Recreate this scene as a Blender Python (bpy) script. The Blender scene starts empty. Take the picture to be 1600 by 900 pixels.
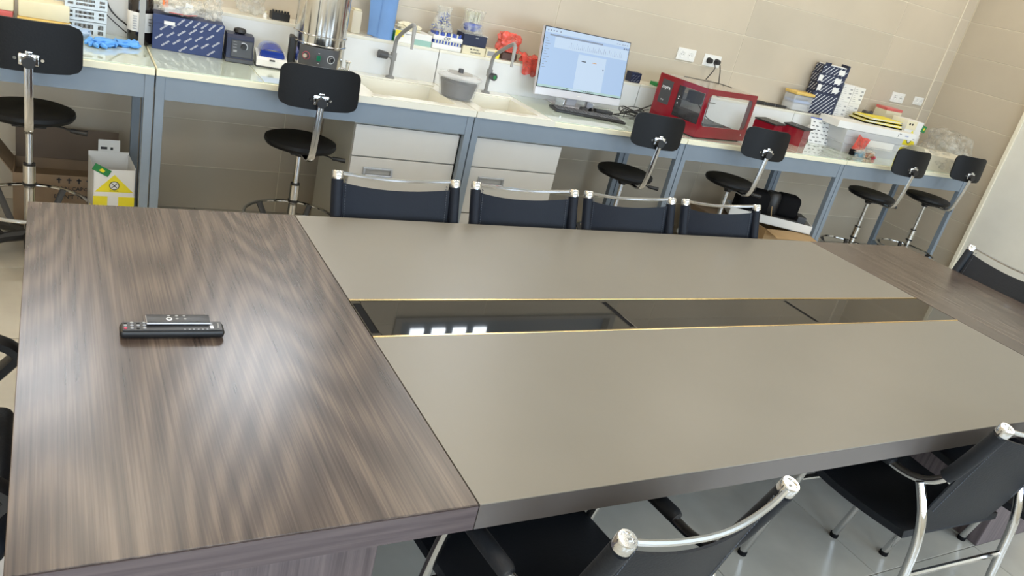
import bpy, bmesh, math, random
from mathutils import Vector, Matrix, noise
random.seed(7)
S = bpy.context.scene
COL = S.collection
PI = math.pi
R = math.radians

# ------------------------------------------------------------ camera
cd = bpy.data.cameras.new('camera'); cam = bpy.data.objects.new('camera', cd); COL.objects.link(cam)
W2C = ((0.862268, -0.451919, 0.228612), (0.00444, -0.444636, -0.8957), (0.506433, 0.773349, -0.381389))
rows = [Vector(W2C[0]), -Vector(W2C[1]), -Vector(W2C[2])]
m = Matrix((rows[0], rows[1], rows[2])).transposed().to_4x4(); m.translation = (0, 0, 1.66)
cam.matrix_world = m
cd.sensor_width = 36; cd.lens = 1229.93 / 1600 * 36; cd.clip_start = 0.05; cd.clip_end = 100
S.camera = cam
# ------------------------------------------------------------ light and exposure
S.view_settings.view_transform = 'Standard'; S.view_settings.look = 'None'
S.view_settings.gamma = 1; S.view_settings.exposure = -0.29
w = bpy.data.worlds.new('sky'); S.world = w; w.use_nodes = True
w.node_tree.nodes['Background'].inputs[0].default_value = (0.75, 0.87, 1.0, 1)
w.node_tree.nodes['Background'].inputs[1].default_value = 2.2
XL, XR, YF, YB, ZC = -2.4, 6.62, -2.6, 4.35, 3.0
def area(name, loc, size, rot, power, colr, sy=None):
    l = bpy.data.lights.new(name, 'AREA'); l.energy = power; l.color = colr; l.size = size
    if sy: l.shape = 'RECTANGLE'; l.size_y = sy
    o = bpy.data.objects.new(name, l); COL.objects.link(o); o.location = loc; o.rotation_euler = rot
    return o
WINX = (-1.5, 0.9, 3.3, 5.4)          # window centres in the wall behind the viewer
for i, wx in enumerate(WINX):
    area('window_daylight', (wx, YF - 0.02, 1.75), 1.5, (R(90), 0, 0), 78, (0.64, 0.81, 1.0), 1.5)
CEIL = [(x, y) for y in (-0.9, 1.3, 3.5) for x in (-1.6, 0.3, 2.2, 4.1, 5.9)]
for (x, y) in CEIL:
    area('ceiling_panel_light', (x, y, ZC - 0.045), 0.56, (0, 0, 0), 19 if x < -1 else 8.5, (1.0, 0.68, 0.33) if x < -1 else (1.0, 0.86, 0.66))

# ------------------------------------------------------------ materials
def mat(name, col, rough=0.5, metal=0.0, spec=0.5, var=0.0, vscale=6.0, bump=0.0, bscale=40, alpha=None, emis=None, trans=0.0, coat=0.0):
    M = bpy.data.materials.new(name); M.use_nodes = True
    nt = M.node_tree; b = nt.nodes['Principled BSDF']
    b.inputs['Base Color'].default_value = (*col, 1); b.inputs['Roughness'].default_value = rough
    b.inputs['Metallic'].default_value = metal; b.inputs['Specular IOR Level'].default_value = spec
    b.inputs['Transmission Weight'].default_value = trans; b.inputs['Coat Weight'].default_value = coat
    if alpha is not None: b.inputs['Alpha'].default_value = alpha
    if emis: b.inputs['Emission Color'].default_value = (*emis[0], 1); b.inputs['Emission Strength'].default_value = emis[1]
    tc = nt.nodes.new('ShaderNodeTexCoord')
    n = nt.nodes.new('ShaderNodeTexNoise'); n.inputs['Scale'].default_value = vscale; n.inputs['Detail'].default_value = 4
    nt.links.new(tc.outputs['Object'], n.inputs['Vector'])
    r = nt.nodes.new('ShaderNodeValToRGB')
    r.color_ramp.elements[0].color = (*[max(0, c * (1 - var)) for c in col], 1); r.color_ramp.elements[0].position = 0.3
    r.color_ramp.elements[1].color = (*[min(1, c * (1 + var)) for c in col], 1); r.color_ramp.elements[1].position = 0.7
    nt.links.new(n.outputs['Fac'], r.inputs['Fac'])
    nt.links.new(r.outputs['Color'], b.inputs['Base Color'])
    if bump:
        n2 = nt.nodes.new('ShaderNodeTexNoise'); n2.inputs['Scale'].default_value = bscale; n2.inputs['Detail'].default_value = 3
        nt.links.new(tc.outputs['Object'], n2.inputs['Vector'])
        bp = nt.nodes.new('ShaderNodeBump'); bp.inputs['Strength'].default_value = bump; bp.inputs['Distance'].default_value = 0.01
        nt.links.new(n2.outputs['Fac'], bp.inputs['Height']); nt.links.new(bp.outputs['Normal'], b.inputs['Normal'])
    return M
def wood(name, dark, mid, light, axis, rough):
    M = bpy.data.materials.new(name); M.use_nodes = True
    nt = M.node_tree; b = nt.nodes['Principled BSDF']; L = nt.links.new
    tc = nt.nodes.new('ShaderNodeTexCoord')
    mp = nt.nodes.new('ShaderNodeMapping')
    k_ = {'y': lambda q: (1, q, 1), 'x': lambda q: (q, 1, 1), 'z': lambda q: (1, 1, q)}[axis]
    def nz(scale, stretch, detail, rough_):
        mp = nt.nodes.new('ShaderNodeMapping'); mp.inputs['Scale'].default_value = k_(stretch)
        L(tc.outputs['Object'], mp.inputs['Vector'])
        n = nt.nodes.new('ShaderNodeTexNoise'); n.inputs['Scale'].default_value = scale; n.inputs['Detail'].default_value = detail; n.inputs['Roughness'].default_value = rough_
        L(mp.outputs['Vector'], n.inputs['Vector']); return n
    def mad(a, kk, c):
        n = nt.nodes.new('ShaderNodeMath'); n.operation = 'MULTIPLY_ADD'; n.inputs[1].default_value = kk; L(a, n.inputs[0])
        if isinstance(c, float): n.inputs[2].default_value = c
        else: L(c, n.inputs[2])
        return n.outputs[0]
    big = nz(2.6, 0.11, 1, 0.4)
    mul = nt.nodes.new('ShaderNodeMath'); mul.operation = 'MULTIPLY'; mul.inputs[1].default_value = 190
    L(big.outputs['Fac'], mul.inputs[0])
    fr = nt.nodes.new('ShaderNodeMath'); fr.operation = 'SINE'; L(mul.outputs[0], fr.inputs[0])
    fine = nz(230, 0.010, 4, 0.6); med = nz(55, 0.03, 3, 0.6); pat = nz(3.5, 0.22, 3, 0.5)
    v = mad(fr.outputs[0], 0.075, mad(fine.outputs['Fac'], 0.62, mad(med.outputs['Fac'], 0.52, mad(pat.outputs['Fac'], 0.28, 0.05))))
    rp = nt.nodes.new('ShaderNodeValToRGB'); e = rp.color_ramp.elements
    e[0].position = 0.565; e[0].color = (*dark, 1); e[1].position = 0.965; e[1].color = (*light, 1)
    k = e.new(0.76); k.color = (*mid, 1)
    L(v, rp.inputs['Fac']); L(rp.outputs['Color'], b.inputs['Base Color'])
    b.inputs['Roughness'].default_value = rough; b.inputs['Specular IOR Level'].default_value = 0.5
    bp = nt.nodes.new('ShaderNodeBump'); bp.inputs['Strength'].default_value = 0.03; bp.inputs['Distance'].default_value = 0.001
    L(fine.outputs['Fac'], bp.inputs['Height']); L(bp.outputs['Normal'], b.inputs['Normal'])
    return M
def film(name, col, clear=0.6, rough=0.15):
    """thin crinkled plastic: part see-through, part glossy, part milky"""
    M = bpy.data.materials.new(name); M.use_nodes = True; nt = M.node_tree; L = nt.links.new
    b = nt.nodes['Principled BSDF']; b.inputs['Base Color'].default_value = (*col, 1); b.inputs['Roughness'].default_value = rough
    b.inputs['Specular IOR Level'].default_value = 0.8
    tc = nt.nodes.new('ShaderNodeTexCoord'); n = nt.nodes.new('ShaderNodeTexNoise'); n.inputs['Scale'].default_value = 22; n.inputs['Detail'].default_value = 4
    L(tc.outputs['Object'], n.inputs['Vector'])
    mr = nt.nodes.new('ShaderNodeMapRange'); mr.inputs['From Min'].default_value = 0.35; mr.inputs['From Max'].default_value = 0.68
    mr.inputs['To Min'].default_value = max(0.03, 1 - clear - 0.3); mr.inputs['To Max'].default_value = min(1, 1 - clear + 0.3)
    L(n.outputs['Fac'], mr.inputs['Value']); L(mr.outputs['Result'], b.inputs['Alpha'])
    bp = nt.nodes.new('ShaderNodeBump'); bp.inputs['Strength'].default_value = 0.7; bp.inputs['Distance'].default_value = 0.01
    L(n.outputs['Fac'], bp.inputs['Height']); L(bp.outputs['Normal'], b.inputs['Normal'])
    return M
TILE = [mat('wall_tile_%s' % 'abc'[i], c, 0.32, var=0.05, vscale=2.0, bump=0.05, bscale=5) for i, c in enumerate(((0.54, 0.475, 0.375), (0.565, 0.495, 0.39), (0.525, 0.465, 0.37)))]
GROUT = mat('wall_grout', (0.74, 0.68, 0.55), 0.8, var=0.05)
FT = [mat('floor_tile_%s' % 'abc'[i], c, 0.22, var=0.12, vscale=3.5, bump=0.03, bscale=8) for i, c in enumerate(((0.46, 0.44, 0.385), (0.48, 0.46, 0.40), (0.45, 0.43, 0.375)))]
FGROUT = mat('floor_grout', (0.10, 0.09, 0.075), 0.9)
PAINT = mat('cream_paint', (0.72, 0.68, 0.58), 0.8, var=0.02)
CEILM = mat('ceiling_white', (0.80, 0.79, 0.75), 0.9, var=0.02)
WHITE = mat('white_plastic', (0.80, 0.80, 0.77), 0.35, var=0.02)
DOORM = mat('door_white', (0.70, 0.69, 0.63), 0.45, var=0.03)
DOORE = mat('door_cream_edge', (0.80, 0.76, 0.62), 0.5, var=0.02)
LED = mat('led_diffuser', (1, 1, 1), 0.5, emis=((1.0, 0.93, 0.82), 4))
WOOD = wood('dark_walnut_laminate', (0.034, 0.025, 0.022), (0.072, 0.053, 0.044), (0.135, 0.103, 0.082), 'y', 0.27)
WOODE = wood('walnut_edge_band', (0.072, 0.055, 0.060), (0.092, 0.072, 0.076), (0.115, 0.09, 0.092), 'x', 0.5)  # albedo lowered: weaker daylight on the upright edge put into the colour
WOODP = wood('walnut_pedestal', (0.08, 0.062, 0.066), (0.12, 0.095, 0.10), (0.17, 0.135, 0.135), 'z', 0.5)
TAUPE = mat('taupe_laminate', (0.192, 0.178, 0.150), 0.36, var=0.03, vscale=3)
TAUPEE = mat('taupe_edge_shaded', (0.115, 0.102, 0.095), 0.4, var=0.03)  # darker than the board top: shade on the edge put into the colour
BLKGLASS = mat('smoked_glass', (0.022, 0.021, 0.018), 0.03, spec=0.28)
BRASS = mat('brushed_brass', (0.83, 0.60, 0.28), 0.22, 1.0, var=0.05)
BLACK = mat('black_plastic', (0.012, 0.012, 0.013), 0.42, var=0.1)
BLKM = mat('black_matte', (0.007, 0.007, 0.008), 0.8, spec=0.1)
LEATH = mat('black_leather', (0.010, 0.012, 0.016), 0.52, spec=0.28, var=0.15, bump=0.10, bscale=160)
LEATHB = mat('navy_leather', (0.0065, 0.0095, 0.017), 0.5, spec=0.2, var=0.15, bump=0.10, bscale=160)
STITCH = mat('dark_stitching', (0.09, 0.10, 0.12), 0.8)
SEATM = mat('stool_vinyl', (0.006, 0.0065, 0.0075), 0.45, spec=0.2, var=0.1, bump=0.05, bscale=120)
CHROME = mat('chrome', (0.68, 0.69, 0.70), 0.09, 1.0, var=0.03)
STEEL = mat('polished_steel', (0.66, 0.65, 0.62), 0.11, 1.0, var=0.04)
SATIN = mat('satin_metal', (0.60, 0.62, 0.65), 0.35, 1.0)
BLUEG = mat('blue_grey_frame', (0.215, 0.262, 0.315), 0.42, var=0.04)
CERAM = mat('cream_ceramic', (0.78, 0.76, 0.66), 0.18, var=0.03, coat=0.3)
CREAME = mat('cream_edge', (0.83, 0.80, 0.62), 0.35, var=0.02)
GLASST = mat('greenish_glass_top', (0.56, 0.64, 0.55), 0.05, spec=0.8, var=0.03, coat=0.6)
RISER = mat('white_riser', (0.73, 0.74, 0.73), 0.3, var=0.03)
CAB = mat('cabinet_grey_white', (0.60, 0.59, 0.56), 0.45, var=0.02)
CABS = mat('cabinet_side', (0.50, 0.49, 0.43), 0.5, var=0.02)
GREYP = mat('grey_plastic', (0.24, 0.24, 0.235), 0.4, var=0.04)
DGREY = mat('dark_grey_plastic', (0.06, 0.062, 0.068), 0.4, var=0.08)
MGREY = mat('mid_grey_plastic', (0.36, 0.36, 0.35), 0.45)
NAVY = mat('navy_card', (0.016, 0.034, 0.125), 0.45, var=0.08)
NAVYD = mat('dark_navy_card', (0.010, 0.016, 0.050), 0.45, var=0.1)
INKW = mat('white_ink', (0.78, 0.80, 0.84), 0.5)
INKB = mat('dark_ink', (0.03, 0.03, 0.035), 0.6)
INKG = mat('grey_ink', (0.32, 0.33, 0.35), 0.6)
INKBL = mat('blue_ink', (0.10, 0.16, 0.50), 0.6)
PAPER = mat('white_paper', (0.78, 0.78, 0.76), 0.6, var=0.03)
CREAMC = mat('cream_card', (0.76, 0.70, 0.50), 0.6, var=0.05)
YELLOW = mat('yellow_card', (0.86, 0.74, 0.03), 0.45, var=0.05)
YELLOWD = mat('amber_plastic', (0.72, 0.50, 0.14), 0.4, var=0.08)
GREEN = mat('green_card', (0.02, 0.22, 0.06), 0.45, var=0.05)
CARTON = mat('brown_carton', (0.25, 0.175, 0.11), 0.75, var=0.08, vscale=10)
CARTOND = mat('brown_carton_inside', (0.15, 0.11, 0.08), 0.85, var=0.08)
CARTONL = mat('light_carton', (0.42, 0.28, 0.14), 0.7, var=0.06)
REDM = mat('glossy_red', (0.23, 0.008, 0.018), 0.16, var=0.06, coat=0.5)
TINT = mat('smoked_acrylic', (0.05, 0.05, 0.055), 0.06, alpha=0.55, spec=0.7)
CLEARW = mat('clear_window', (0.35, 0.37, 0.38), 0.04, alpha=0.16, spec=0.7)
CLEARP = mat('clear_plastic', (0.75, 0.77, 0.78), 0.12, alpha=0.38, spec=0.7)
MILKY = mat('milky_plastic', (0.72, 0.74, 0.76), 0.3, alpha=0.72)
PINKP = mat('pink_plastic', (0.80, 0.16, 0.15), 0.3, alpha=0.75)
BLUEGL = mat('blue_nitrile', (0.10, 0.34, 0.80), 0.42, var=0.12, vscale=20)
BLUEPAP = mat('blue_paper_roll', (0.17, 0.32, 0.62), 0.8, var=0.06)
BLUELID = mat('blue_translucent_lid', (0.02, 0.05, 0.30), 0.08, coat=0.6, var=0.2)
SALMON = film('red_plastic_film', (0.80, 0.10, 0.07), 0.30, 0.25)
FILM = film('clear_plastic_film', (0.68, 0.68, 0.62), 0.70)
FILMG = film('grey_plastic_film', (0.55, 0.54, 0.48), 0.70)
FILMB = film('blue_plastic_film', (0.04, 0.10, 0.45), 0.12)
CREAMGL = mat('cream_latex', (0.80, 0.74, 0.56), 0.6, var=0.08)
AMBERG = mat('dark_bottle_glass', (0.014, 0.010, 0.009), 0.08, coat=0.4)
SCREEN = mat('lit_screen', (0.02, 0.02, 0.02), 0.3, emis=((0.48, 0.68, 0.98), 0.95))
SCRW = mat('lit_screen_page', (0.02, 0.02, 0.02), 0.3, emis=((0.62, 0.79, 1.0), 1.0))
SCRG = mat('lit_screen_grey', (0.02, 0.02, 0.02), 0.3, emis=((0.30, 0.38, 0.52), 0.8))
SCRD = mat('lit_screen_dark', (0.02, 0.02, 0.02), 0.3, emis=((0.08, 0.11, 0.16), 0.7))
SCRT = mat('lit_screen_green', (0.02, 0.02, 0.02), 0.3, emis=((0.55, 0.82, 0.78), 0.85))
SILVER = mat('silver_plastic', (0.62, 0.62, 0.66), 0.35, 0.2)
GREENL = mat('green_switch', (0.0, 0.13, 0.06), 0.3)
PINKW = mat('red_button', (0.55, 0.05, 0.10), 0.4)
SKYP = mat('blue_grey_blind', (0.12, 0.17, 0.24), 0.4)
LITQ = mat('sheen_glow_pane', (1, 1, 1), 0.3, emis=((0.88, 0.93, 1.0), 19))  # glow for the two added windows, to put sheen on the table wood
LITP = mat('lit_pane', (1, 1, 1), 0.3, emis=((0.92, 0.97, 1.0), 16))
COPPER = mat('copper_foil', (0.55, 0.22, 0.10), 0.25, 0.9, var=0.5, vscale=60)
TIPB = mat('blue_pipette_tips', (0.05, 0.10, 0.45), 0.4)
TIPW = mat('pale_pipette_tips', (0.75, 0.75, 0.60), 0.4)

# ------------------------------------------------------------ mesh helpers
def T(loc=(0, 0, 0), rz=0, rx=0, ry=0):
    return Matrix.Translation(loc) @ Matrix.Rotation(rz, 4, 'Z') @ Matrix.Rotation(ry, 4, 'Y') @ Matrix.Rotation(rx, 4, 'X')
class MB:
    def __init__(s): s.bm = bmesh.new()
    def _fin(s, n0, mtx):
        if mtx is not None:
            s.bm.verts.ensure_lookup_table()
            bmesh.ops.transform(s.bm, matrix=mtx, verts=s.bm.verts[n0:])
        return s
    def box(s, x0, x1, y0, y1, z0, z1, bev=0, mtx=None, seg=2):
        n0 = len(s.bm.verts)
        b2 = bmesh.new()
        vs = [b2.verts.new((x, y, z)) for z in (z0, z1) for y in (y0, y1) for x in (x0, x1)]
        for f in ((0, 2, 3, 1), (4, 5, 7, 6), (0, 1, 5, 4), (2, 6, 7, 3), (0, 4, 6, 2), (1, 3, 7, 5)): b2.faces.new([vs[i] for i in f])
        if bev: bmesh.ops.bevel(b2, geom=b2.edges[:], offset=bev, segments=seg, affect='EDGES', profile=0.5)
        me = bpy.data.meshes.new('t'); b2.to_mesh(me); b2.free(); s.bm.from_mesh(me); bpy.data.meshes.remove(me)
        return s._fin(n0, mtx)
    def prism(s, pts, axis, a, b, mtx=None):
        """polygon pts (2D) extruded along axis from a to b"""
        n0 = len(s.bm.verts)
        def P(p, t):
            return {'x': (t, p[0], p[1]), 'y': (p[0], t, p[1]), 'z': (p[0], p[1], t)}[axis]
        A = [s.bm.verts.new(P(p, a)) for p in pts]; B = [s.bm.verts.new(P(p, b)) for p in pts]
        n = len(pts)
        s.bm.faces.new(A); s.bm.faces.new(B[::-1])
        for i in range(n): s.bm.faces.new((A[i], B[i], B[(i + 1) % n], A[(i + 1) % n]))
        return s._fin(n0, mtx)
    def lathe(s, prof, c=(0, 0, 0), n=24, mtx=None, sx=1, sy=1):
        """prof: list of (r, z)"""
        n0 = len(s.bm.verts); rings = []
        for r, z in prof:
            rings.append([s.bm.verts.new((c[0] + sx * r * math.cos(2 * PI * i / n), c[1] + sy * r * math.sin(2 * PI * i / n), c[2] + z)) for i in range(n)])
        for a, b in zip(rings, rings[1:]):
            for i in range(n): s.bm.faces.new((a[i], a[(i + 1) % n], b[(i + 1) % n], b[i]))
        s.bm.faces.new(rings[0][::-1]); s.bm.faces.new(rings[-1])
        return s._fin(n0, mtx)
    def cyl(s, p0, p1, r, r1=None, n=14, mtx=None):
        p0 = Vector(p0); p1 = Vector(p1); d = p1 - p0; L = d.length
        q = d.to_track_quat('Z', 'Y').to_matrix().to_4x4(); q.translation = p0
        if mtx is not None: q = mtx @ q
        return s.lathe([(r, 0), (r if r1 is None else r1, L)], n=n, mtx=q)
    def tube(s, pts, r, n=8, closed=False, flat=None, smooth=0):
        """tube through pts; flat=(a,b) gives a flat bar cross-section"""
        P = [Vector(p) for p in pts]
        for _ in range(smooth):
            Q = []
            m_ = len(P)
            for i in range(m_ if closed else m_ - 1):
                a, b = P[i], P[(i + 1) % m_]; Q += [a.lerp(b, 0.25), a.lerp(b, 0.75)]
            P = Q if closed else [P[0]] + Q[1:-1] + [P[-1]]
        m_ = len(P); rings = []; up = None
        for i in range(m_):
            if closed: t = (P[(i + 1) % m_] - P[i - 1]).normalized()
            else: t = (P[min(i + 1, m_ - 1)] - P[max(i - 1, 0)]).normalized()
            if up is None:
                up = Vector((1, 0, 0)) if abs(t.x) < 0.7 else Vector((0, 0, 1))
            u = (up - t * up.dot(t)).normalized(); up = u; v = t.cross(u)
            ri = r[i] if isinstance(r, list) else r
            ring = []
            for k in range(n):
                a = 2 * PI * (k + 0.5) / n
                ca, sa = math.cos(a), math.sin(a)
                if flat:
                    f = lambda q: (abs(q) ** 0.5) * (1 if q > 0 else -1)
                    ring.append(s.bm.verts.new(P[i] + u * f(ca) * flat[0] + v * f(sa) * flat[1]))
                else: ring.append(s.bm.verts.new(P[i] + u * ca * ri + v * sa * ri))
            rings.append(ring)
        for i in range(m_ if closed else m_ - 1):
            a, b = rings[i], rings[(i + 1) % m_]
            for k in range(n): s.bm.faces.new((a[k], a[(k + 1) % n], b[(k + 1) % n], b[k]))
        if not closed: s.bm.faces.new(rings[0][::-1]); s.bm.faces.new(rings[-1])
        return s
    def grid(s, f, nu, nv, th=0.0, mtx=None):
        """surface f(u,v) u,v in 0..1, given thickness th along its normals"""
        n0 = len(s.bm.verts)
        G = [[Vector(f(i / nu, j / nv)) for j in range(nv + 1)] for i in range(nu + 1)]
        def nor(i, j):
            a = G[min(i + 1, nu)][j] - G[max(i - 1, 0)][j]; b = G[i][min(j + 1, nv)] - G[i][max(j - 1, 0)]
            q = a.cross(b); return q.normalized() if q.length > 1e-9 else Vector((0, 0, 1))
        A = [[s.bm.verts.new(G[i][j]) for j in range(nv + 1)] for i in range(nu + 1)]
        for i in range(nu):
            for j in range(nv): s.bm.faces.new((A[i][j], A[i + 1][j], A[i + 1][j + 1], A[i][j + 1]))
        if th:
            B = [[s.bm.verts.new(G[i][j] - nor(i, j) * th) for j in range(nv + 1)] for i in range(nu + 1)]
            for i in range(nu):
                for j in range(nv): s.bm.faces.new((B[i][j], B[i][j + 1], B[i + 1][j + 1], B[i + 1][j]))
            for i in range(nu):
                s.bm.faces.new((A[i][0], B[i][0], B[i + 1][0], A[i + 1][0])); s.bm.faces.new((A[i][nv], A[i + 1][nv], B[i + 1][nv], B[i][nv]))
            for j in range(nv):
                s.bm.faces.new((A[0][j], A[0][j + 1], B[0][j + 1], B[0][j])); s.bm.faces.new((A[nu][j], B[nu][j], B[nu][j + 1], A[nu][j + 1]))
        return s._fin(n0, mtx)
    def blob(s, c, size, amp=0.2, freq=3.0, seed=0, sub=3, flatbase=None, mtx=None):
        n0 = len(s.bm.verts)
        bmesh.ops.create_icosphere(s.bm, subdivisions=sub, radius=1.0)
        s.bm.verts.ensure_lookup_table(); off = Vector((seed * 7.3, seed * 3.1, seed * 5.7))
        for v in s.bm.verts[n0:]:
            d = v.co.normalized()
            k = 1 + amp * noise.noise(d * freq + off) * 2 + amp * 0.6 * noise.noise(d * freq * 2.7 + off)
            # boxy sphere
            q = max(abs(d.x), abs(d.y), abs(d.z)); k *= 1 / (q ** 0.45)
            p = Vector((d.x * size[0], d.y * size[1], d.z * size[2])) * k
            v.co = p + Vector(c)
            if flatbase is not None and v.co.z < flatbase: v.co.z = flatbase
        return s._fin(n0, mtx)
    def text(s, body, size, mtx, ext=0.0004, align='CENTER', shear=0):
        c = bpy.data.curves.new('t', 'FONT'); c.body = body; c.size = size; c.extrude = ext; c.align_x = align; c.align_y = 'CENTER'; c.resolution_u = 1; c.shear = shear
        c.offset = size * 0.012
        o = bpy.data.objects.new('t', c); COL.objects.link(o)
        dg = bpy.context.evaluated_depsgraph_get(); me = bpy.data.meshes.new_from_object(o.evaluated_get(dg))
        bpy.data.objects.remove(o); bpy.data.curves.remove(c)
        n0 = len(s.bm.verts); s.bm.from_mesh(me); bpy.data.meshes.remove(me)
        return s._fin(n0, mtx)
    def build(s, name, m, parent=None, smooth=False, label=None, norm=True):
        if norm: bmesh.ops.recalc_face_normals(s.bm, faces=s.bm.faces)
        me = bpy.data.meshes.new(name); s.bm.to_mesh(me); s.bm.free()
        me.materials.append(m)
        if smooth:
            for p in me.polygons: p.use_smooth = True
            me.set_sharp_from_angle(angle=R(38))
        o = bpy.data.objects.new(name, me); COL.objects.link(o)
        if parent: o.parent = parent
        if label: o['label'] = label
        return o
FRONT = lambda x, y, z, rz=0.0, roll=0.0: Matrix.Translation((x, y, z)) @ Matrix.Rotation(rz, 4, 'Z') @ Matrix.Rotation(R(90), 4, 'X') @ Matrix.Rotation(roll, 4, 'Z')
def tag(o, label, cat, group=None, kind=None):
    if label: o['label'] = label
    if cat: o['category'] = cat
    if group: o['group'] = group
    if kind: o['kind'] = kind
    return o
def thing(name, label, cat, loc=(0, 0, 0), rz=0, group=None, kind=None):
    o = bpy.data.objects.new(name, None); o.empty_display_size = 0.05; COL.objects.link(o)
    o.location = loc; o.rotation_euler = (0, 0, rz)
    return tag(o, label, cat, group, kind)
def struct(name, label=None):
    o = bpy.data.objects.new(name, None); COL.objects.link(o); o['kind'] = 'structure'
    if label: o['label'] = label
    return o
def copy_tree(o, parent=None):
    c = o.copy(); COL.objects.link(c)
    if parent: c.parent = parent
    for ch in list(o.children): copy_tree(ch, c)
    return c

# ------------------------------------------------------------ setting
def tile_mesh(w_, h_, t, m_, bev=0.0015):
    b = MB().box(0, w_, 0, t, 0, h_, bev, seg=1); me = bpy.data.meshes.new('tile'); b.bm.to_mesh(me); b.bm.free(); me.materials.append(m_); return me
def put(me, name, parent, loc, rz=0):
    o = bpy.data.objects.new(name, me); COL.objects.link(o); o.parent = parent; o.location = loc; o.rotation_euler = (0, 0, rz); return o
fl = MB().box(XL - .1, XR + .1, YF - .1, YB + .1, -0.12, -0.006).build('floor', FGROUT); fl['kind'] = 'structure'; fl['label'] = 'floor of large pale stone-look tiles'
fms = [tile_mesh(0.603, 0.006, 0.603, mm) for mm in FT]
def floor_mesh(m_):
    b = MB().box(0, 0.6025, 0, 0.6025, -0.006, 0, 0.0008, seg=1); me = bpy.data.meshes.new('tile'); b.bm.to_mesh(me); b.bm.free(); me.materials.append(m_); return me
fms = [floor_mesh(mm) for mm in FT]
for i in range(-8, 8):
    for j in range(-7, 6):
        x, y = 1.91 + 0.606 * i - 0.01, 1.115 + 0.606 * j
        if x < XL - 0.5 or x > XR or y < YF - 0.5 or y > YB: continue
        put(random.choice(fms), 'floor_tile', fl, (x, y, 0))
# back wall: slab around the high window, tiles in front
PIT, TW = 0.2545, 1.55
WX0, WX1, WZ0, WZ1 = 2.0, 3.85, 2.225, 2.85
wb = MB()
VZ0, VZ1 = 2.32, 2.88
VW = ((-0.38, 0.26), (0.74, 1.46))  # openings for the two windows added for sheen
wb.box(XL, -0.38, YB, YB + .15, 0, ZC).box(.26, .74, YB, YB + .15, 0, ZC).box(1.46, WX0, YB, YB + .15, 0, ZC)
for q0, q1 in VW: wb.box(q0, q1, YB, YB + .15, 0, VZ0).box(q0, q1, YB, YB + .15, VZ1, ZC)
wb.box(WX1, XR + .1, YB, YB + .15, 0, ZC).box(WX0, WX1, YB, YB + .15, 0, WZ0).box(WX0, WX1, YB, YB + .15, WZ1, ZC)
wb = wb.build('wall_back', GROUT); wb['kind'] = 'structure'; wb['label'] = 'long beige tiled wall behind the lab benches'
TH = 0.003
def add_tile(par, x0, x1, z0, z1, side):
    g = 0.0026
    if x1 - x0 < 0.02 or z1 - z0 < 0.02: return
    b = MB()
    if side == 'back': b.box(x0 + g, x1 - g, YB - TH, YB + 0.001, z0 + g, z1 - g, 0.001, seg=1)
    else: b.box(XR - TH, XR + 0.001, x0 + g, x1 - g, z0 + g, z1 - g, 0.0015, seg=1)
    b.build('wall_tile', random.choice(TILE), par)
for r_ in range(12):
    z0 = 0.0 if r_ == 0 else r_ * PIT - 0.015; z1 = min((r_ + 1) * PIT - 0.015, ZC)
    xs = [XL] + [1.12 + TW * k for k in range(-2, 4)] + [XR]
    xs = sorted(x for x in xs if XL <= x <= XR)
    for a, b_ in zip(xs, xs[1:]):
        segs = [(a, b_, z0, z1)]
        for (hx0, hx1, hz0, hz1) in ((WX0, WX1, WZ0, WZ1), (*VW[0], VZ0, VZ1), (*VW[1], VZ0, VZ1)):
            out = []
            for (p, q, u, v) in segs:
                if v <= hz0 or u >= hz1 or q <= hx0 or p >= hx1: out.append((p, q, u, v)); continue
                if p < hx0: out.append((p, hx0, u, v))
                if q > hx1: out.append((hx1, q, u, v))
                pp, qq = max(p, hx0), min(q, hx1)
                if u < hz0: out.append((pp, qq, u, hz0))
                if v > hz1: out.append((pp, qq, hz1, v))
            segs = out
        for sg in segs: add_tile(wb, *sg, 'back')
wr = MB().box(XR, XR + .15, YF, YB + .15, 0, ZC).build('wall_right', GROUT); wr['kind'] = 'structure'
DY1, DY0, DZ = 3.56, 2.45, 2.35
for r_ in range(12):
    z0 = 0.0 if r_ == 0 else r_ * PIT - 0.02; z1 = min((r_ + 1) * PIT - 0.02, ZC)
    ys = [YB - 0.009, DY1 - 0.001] if z0 < DZ else [YB - 0.009, 3.0, 1.45]
    add_tile(wr, ys[-1], ys[0], z0, z1, 'right') if len(ys) == 2 else [add_tile(wr, b_, a, z0, z1, 'right') for a, b_ in zip(ys, ys[1:])]
    y = DY0
    while y > YF + 0.1:
        add_tile(wr, max(YF, y - TW), y, z0, z1, 'right'); y -= TW
d = struct('door_1', 'tall plain off-white door leaf beside the last bench')
MB().box(XR - .05, XR - .001, DY0 + .03, DY1 - .03, 0.004, DZ - .03, 0.003).build('door_leaf', DOORM, d)
MB().box(XR - .066, XR - .001, DY1 - .03, DY1, 0, DZ, 0.002).box(XR - .066, XR - .001, DY0, DY0 + .03, 0, DZ, 0.002).box(XR - .066, XR - .001, DY0 + .03, DY1 - .03, DZ - .03, DZ, 0.002).build('door_frame', DOORE, d)
MB().tube([(XR - .051, DY0 + .1, 1.0), (XR - .10, DY0 + .1, 1.0), (XR - .10, DY0 + .22, 1.0)], 0.009).build('door_handle', CHROME, d, True)
MB().box(6.470, 6.482, YB - .012, YB - TH - .0005, 1.095, ZC, 0.001).build('trim_1', GROUT)['kind'] = 'structure'
bpy.data.objects['trim_1']['label'] = 'slim beige cable trunking running up beside the corner'
wl = MB().box(XL - .15, XL, YF, YB + .15, 0, ZC).build('wall_left', PAINT); wl['kind'] = 'structure'
wf = MB()
edges = [XL - .15]
for wx in WINX: edges += [wx - .75, wx + .75]
edges.append(XR + .15)
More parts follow.
